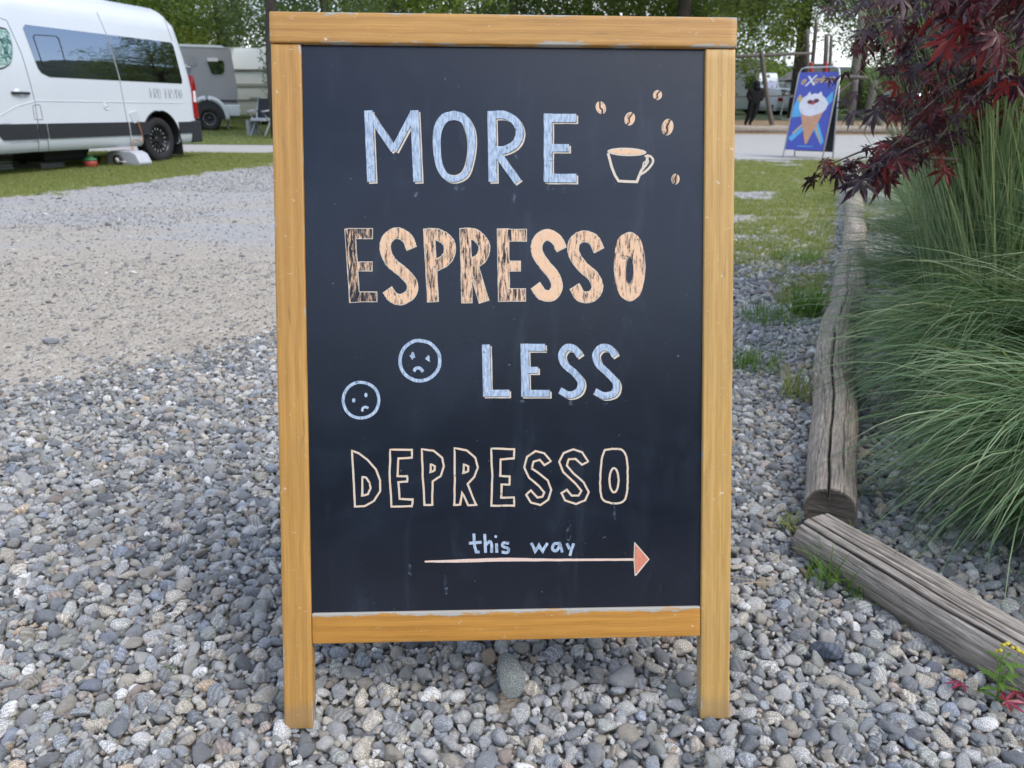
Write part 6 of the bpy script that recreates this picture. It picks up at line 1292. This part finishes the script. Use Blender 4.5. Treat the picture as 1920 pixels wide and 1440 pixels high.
# bushes
def bush(X, D, R_, sq, mat, n, label, seed, leaf=.06):
    me, C = leafcloud('bush', n, 40, R_, sq, leaf, FM[mat], seed, 0, R_*.22); p = far(X, D); b = link('bush', me, loc=p+Vector((0, 0, R_*sq*.75))); tag(b, label, 'bush', 'bushes behind the campsite')
bush(402, 33, 1.5, 1.3, 'yellow', 5000, 'tall yellow-green bush above the roof of the silver caravan', 3)
bush(372, 32.5, 1.3, 1.1, 'yellow', 4000, 'lower yellow-green bush left of the tall one, touching the caravan roof', 4)
bush(1402, 56, 1.9, 1.2, 'broad', 5000, 'light green bush behind the white high-roof van', 5, .09)
bush(1575, 52, 2.2, .7, 'broad', 6000, 'green bush behind the beige garden chair', 6, .09)
bush(1625, 50, 2.0, .9, 'dark', 6000, 'dark bush between the tall posts of the climbing frame', 7, .09)
# far wood as one mass, low on the right so that the bright sky shows under the crowns
r = np.random.default_rng(77); n = 60000; X = r.uniform(-60, 75, n); Yd = 66+6*r.random(n)+4*np.sin(X*.3); hmax = np.where(X < 4, 4.2+2.6*vnoise(X, 0, .25, 1), 2.6+1.4*vnoise(X, 0, .35, 2)); Z = gz(X, Yd)+hmax*r.random(n)**.8
nn = r.normal(size=(n, 3)); nn /= np.linalg.norm(nn, axis=1)[:, None]; a = np.cross(nn, r.normal(size=(n, 3))); a /= np.linalg.norm(a, axis=1)[:, None]; b = np.cross(nn, a); s = .28*r.uniform(.6, 1.3, n)[:, None]; P_ = np.stack([X, Yd, Z], 1)
o = link('far_wood', mesh_np('far_wood', np.stack([P_-a*s, P_-b*s*.6, P_+a*s, P_+b*s*.6], 1).reshape(-1, 3), np.arange(4*n).reshape(n, 4), FM['dark'], False, fattr=np.clip(vnoise(X, Z*3, .5, 3)*.6+r.random(n)*.4, 0, 1))); tag(o, kind='stuff')
r = np.random.default_rng(78); n = 26000; X = r.uniform(-45, 40, n); Yd = -24-5*r.random(n)+3*np.sin(X*.3); hmax = 7.5+3.5*vnoise(X, 0, .22, 6); Z = hmax*r.random(n)**.8  # unseen tree mass added behind the camera to darken the board's reflection
nn = r.normal(size=(n, 3)); nn /= np.linalg.norm(nn, axis=1)[:, None]; a = np.cross(nn, r.normal(size=(n, 3))); a /= np.linalg.norm(a, axis=1)[:, None]; b = np.cross(nn, a); s = .28*r.uniform(.6, 1.3, n)[:, None]; P_ = np.stack([X, Yd, Z], 1)
o = link('added_wood_behind_camera', mesh_np('added_wood_behind_camera', np.stack([P_-a*s, P_-b*s*.6, P_+a*s, P_+b*s*.6], 1).reshape(-1, 3), np.arange(4*n).reshape(n, 4), FM['dark'], False, fattr=np.clip(vnoise(X, Z*3, .5, 3)*.6+r.random(n)*.4, 0, 1))); tag(o, kind='stuff')
# hills all round, lower straight ahead; they stand in the mirror of the van's glass
na = 180; V = []; M_hill = simple('wooded_hill', (.028, .045, .032), 1., var=.3, scale=.05)
for i in range(na):
    a = 2*math.pi*i/na; dd = 520; hh = 34+ (70 if abs((math.degrees(a)+180) % 360-180) > 34 else 0)*1.*min(1, (abs((math.degrees(a)+180) % 360-180)-34)/20 if abs((math.degrees(a)+180) % 360-180) > 34 else 0)
    hh *= .8+.35*mnoise.noise(Vector((math.cos(a)*2.2, math.sin(a)*2.2, 1)))+.12*mnoise.noise(Vector((math.cos(a)*9, math.sin(a)*9, 4)))+.04*mnoise.noise(Vector((math.cos(a)*30, math.sin(a)*30, 4)))
    for d_, h_ in ((dd-120, -3), (dd-60, hh*.55), (dd, hh), (dd+80, hh*.9), (dd+160, -5)): V.append((math.sin(a)*d_, math.cos(a)*d_, h_))
F = [(i*5+j, i*5+j+1, ((i+1) % na)*5+j+1, ((i+1) % na)*5+j) for i in range(na) for j in range(4)]
tag(link('hills', mesh_np('hills', V, F, M_hill, True)), kind='structure')
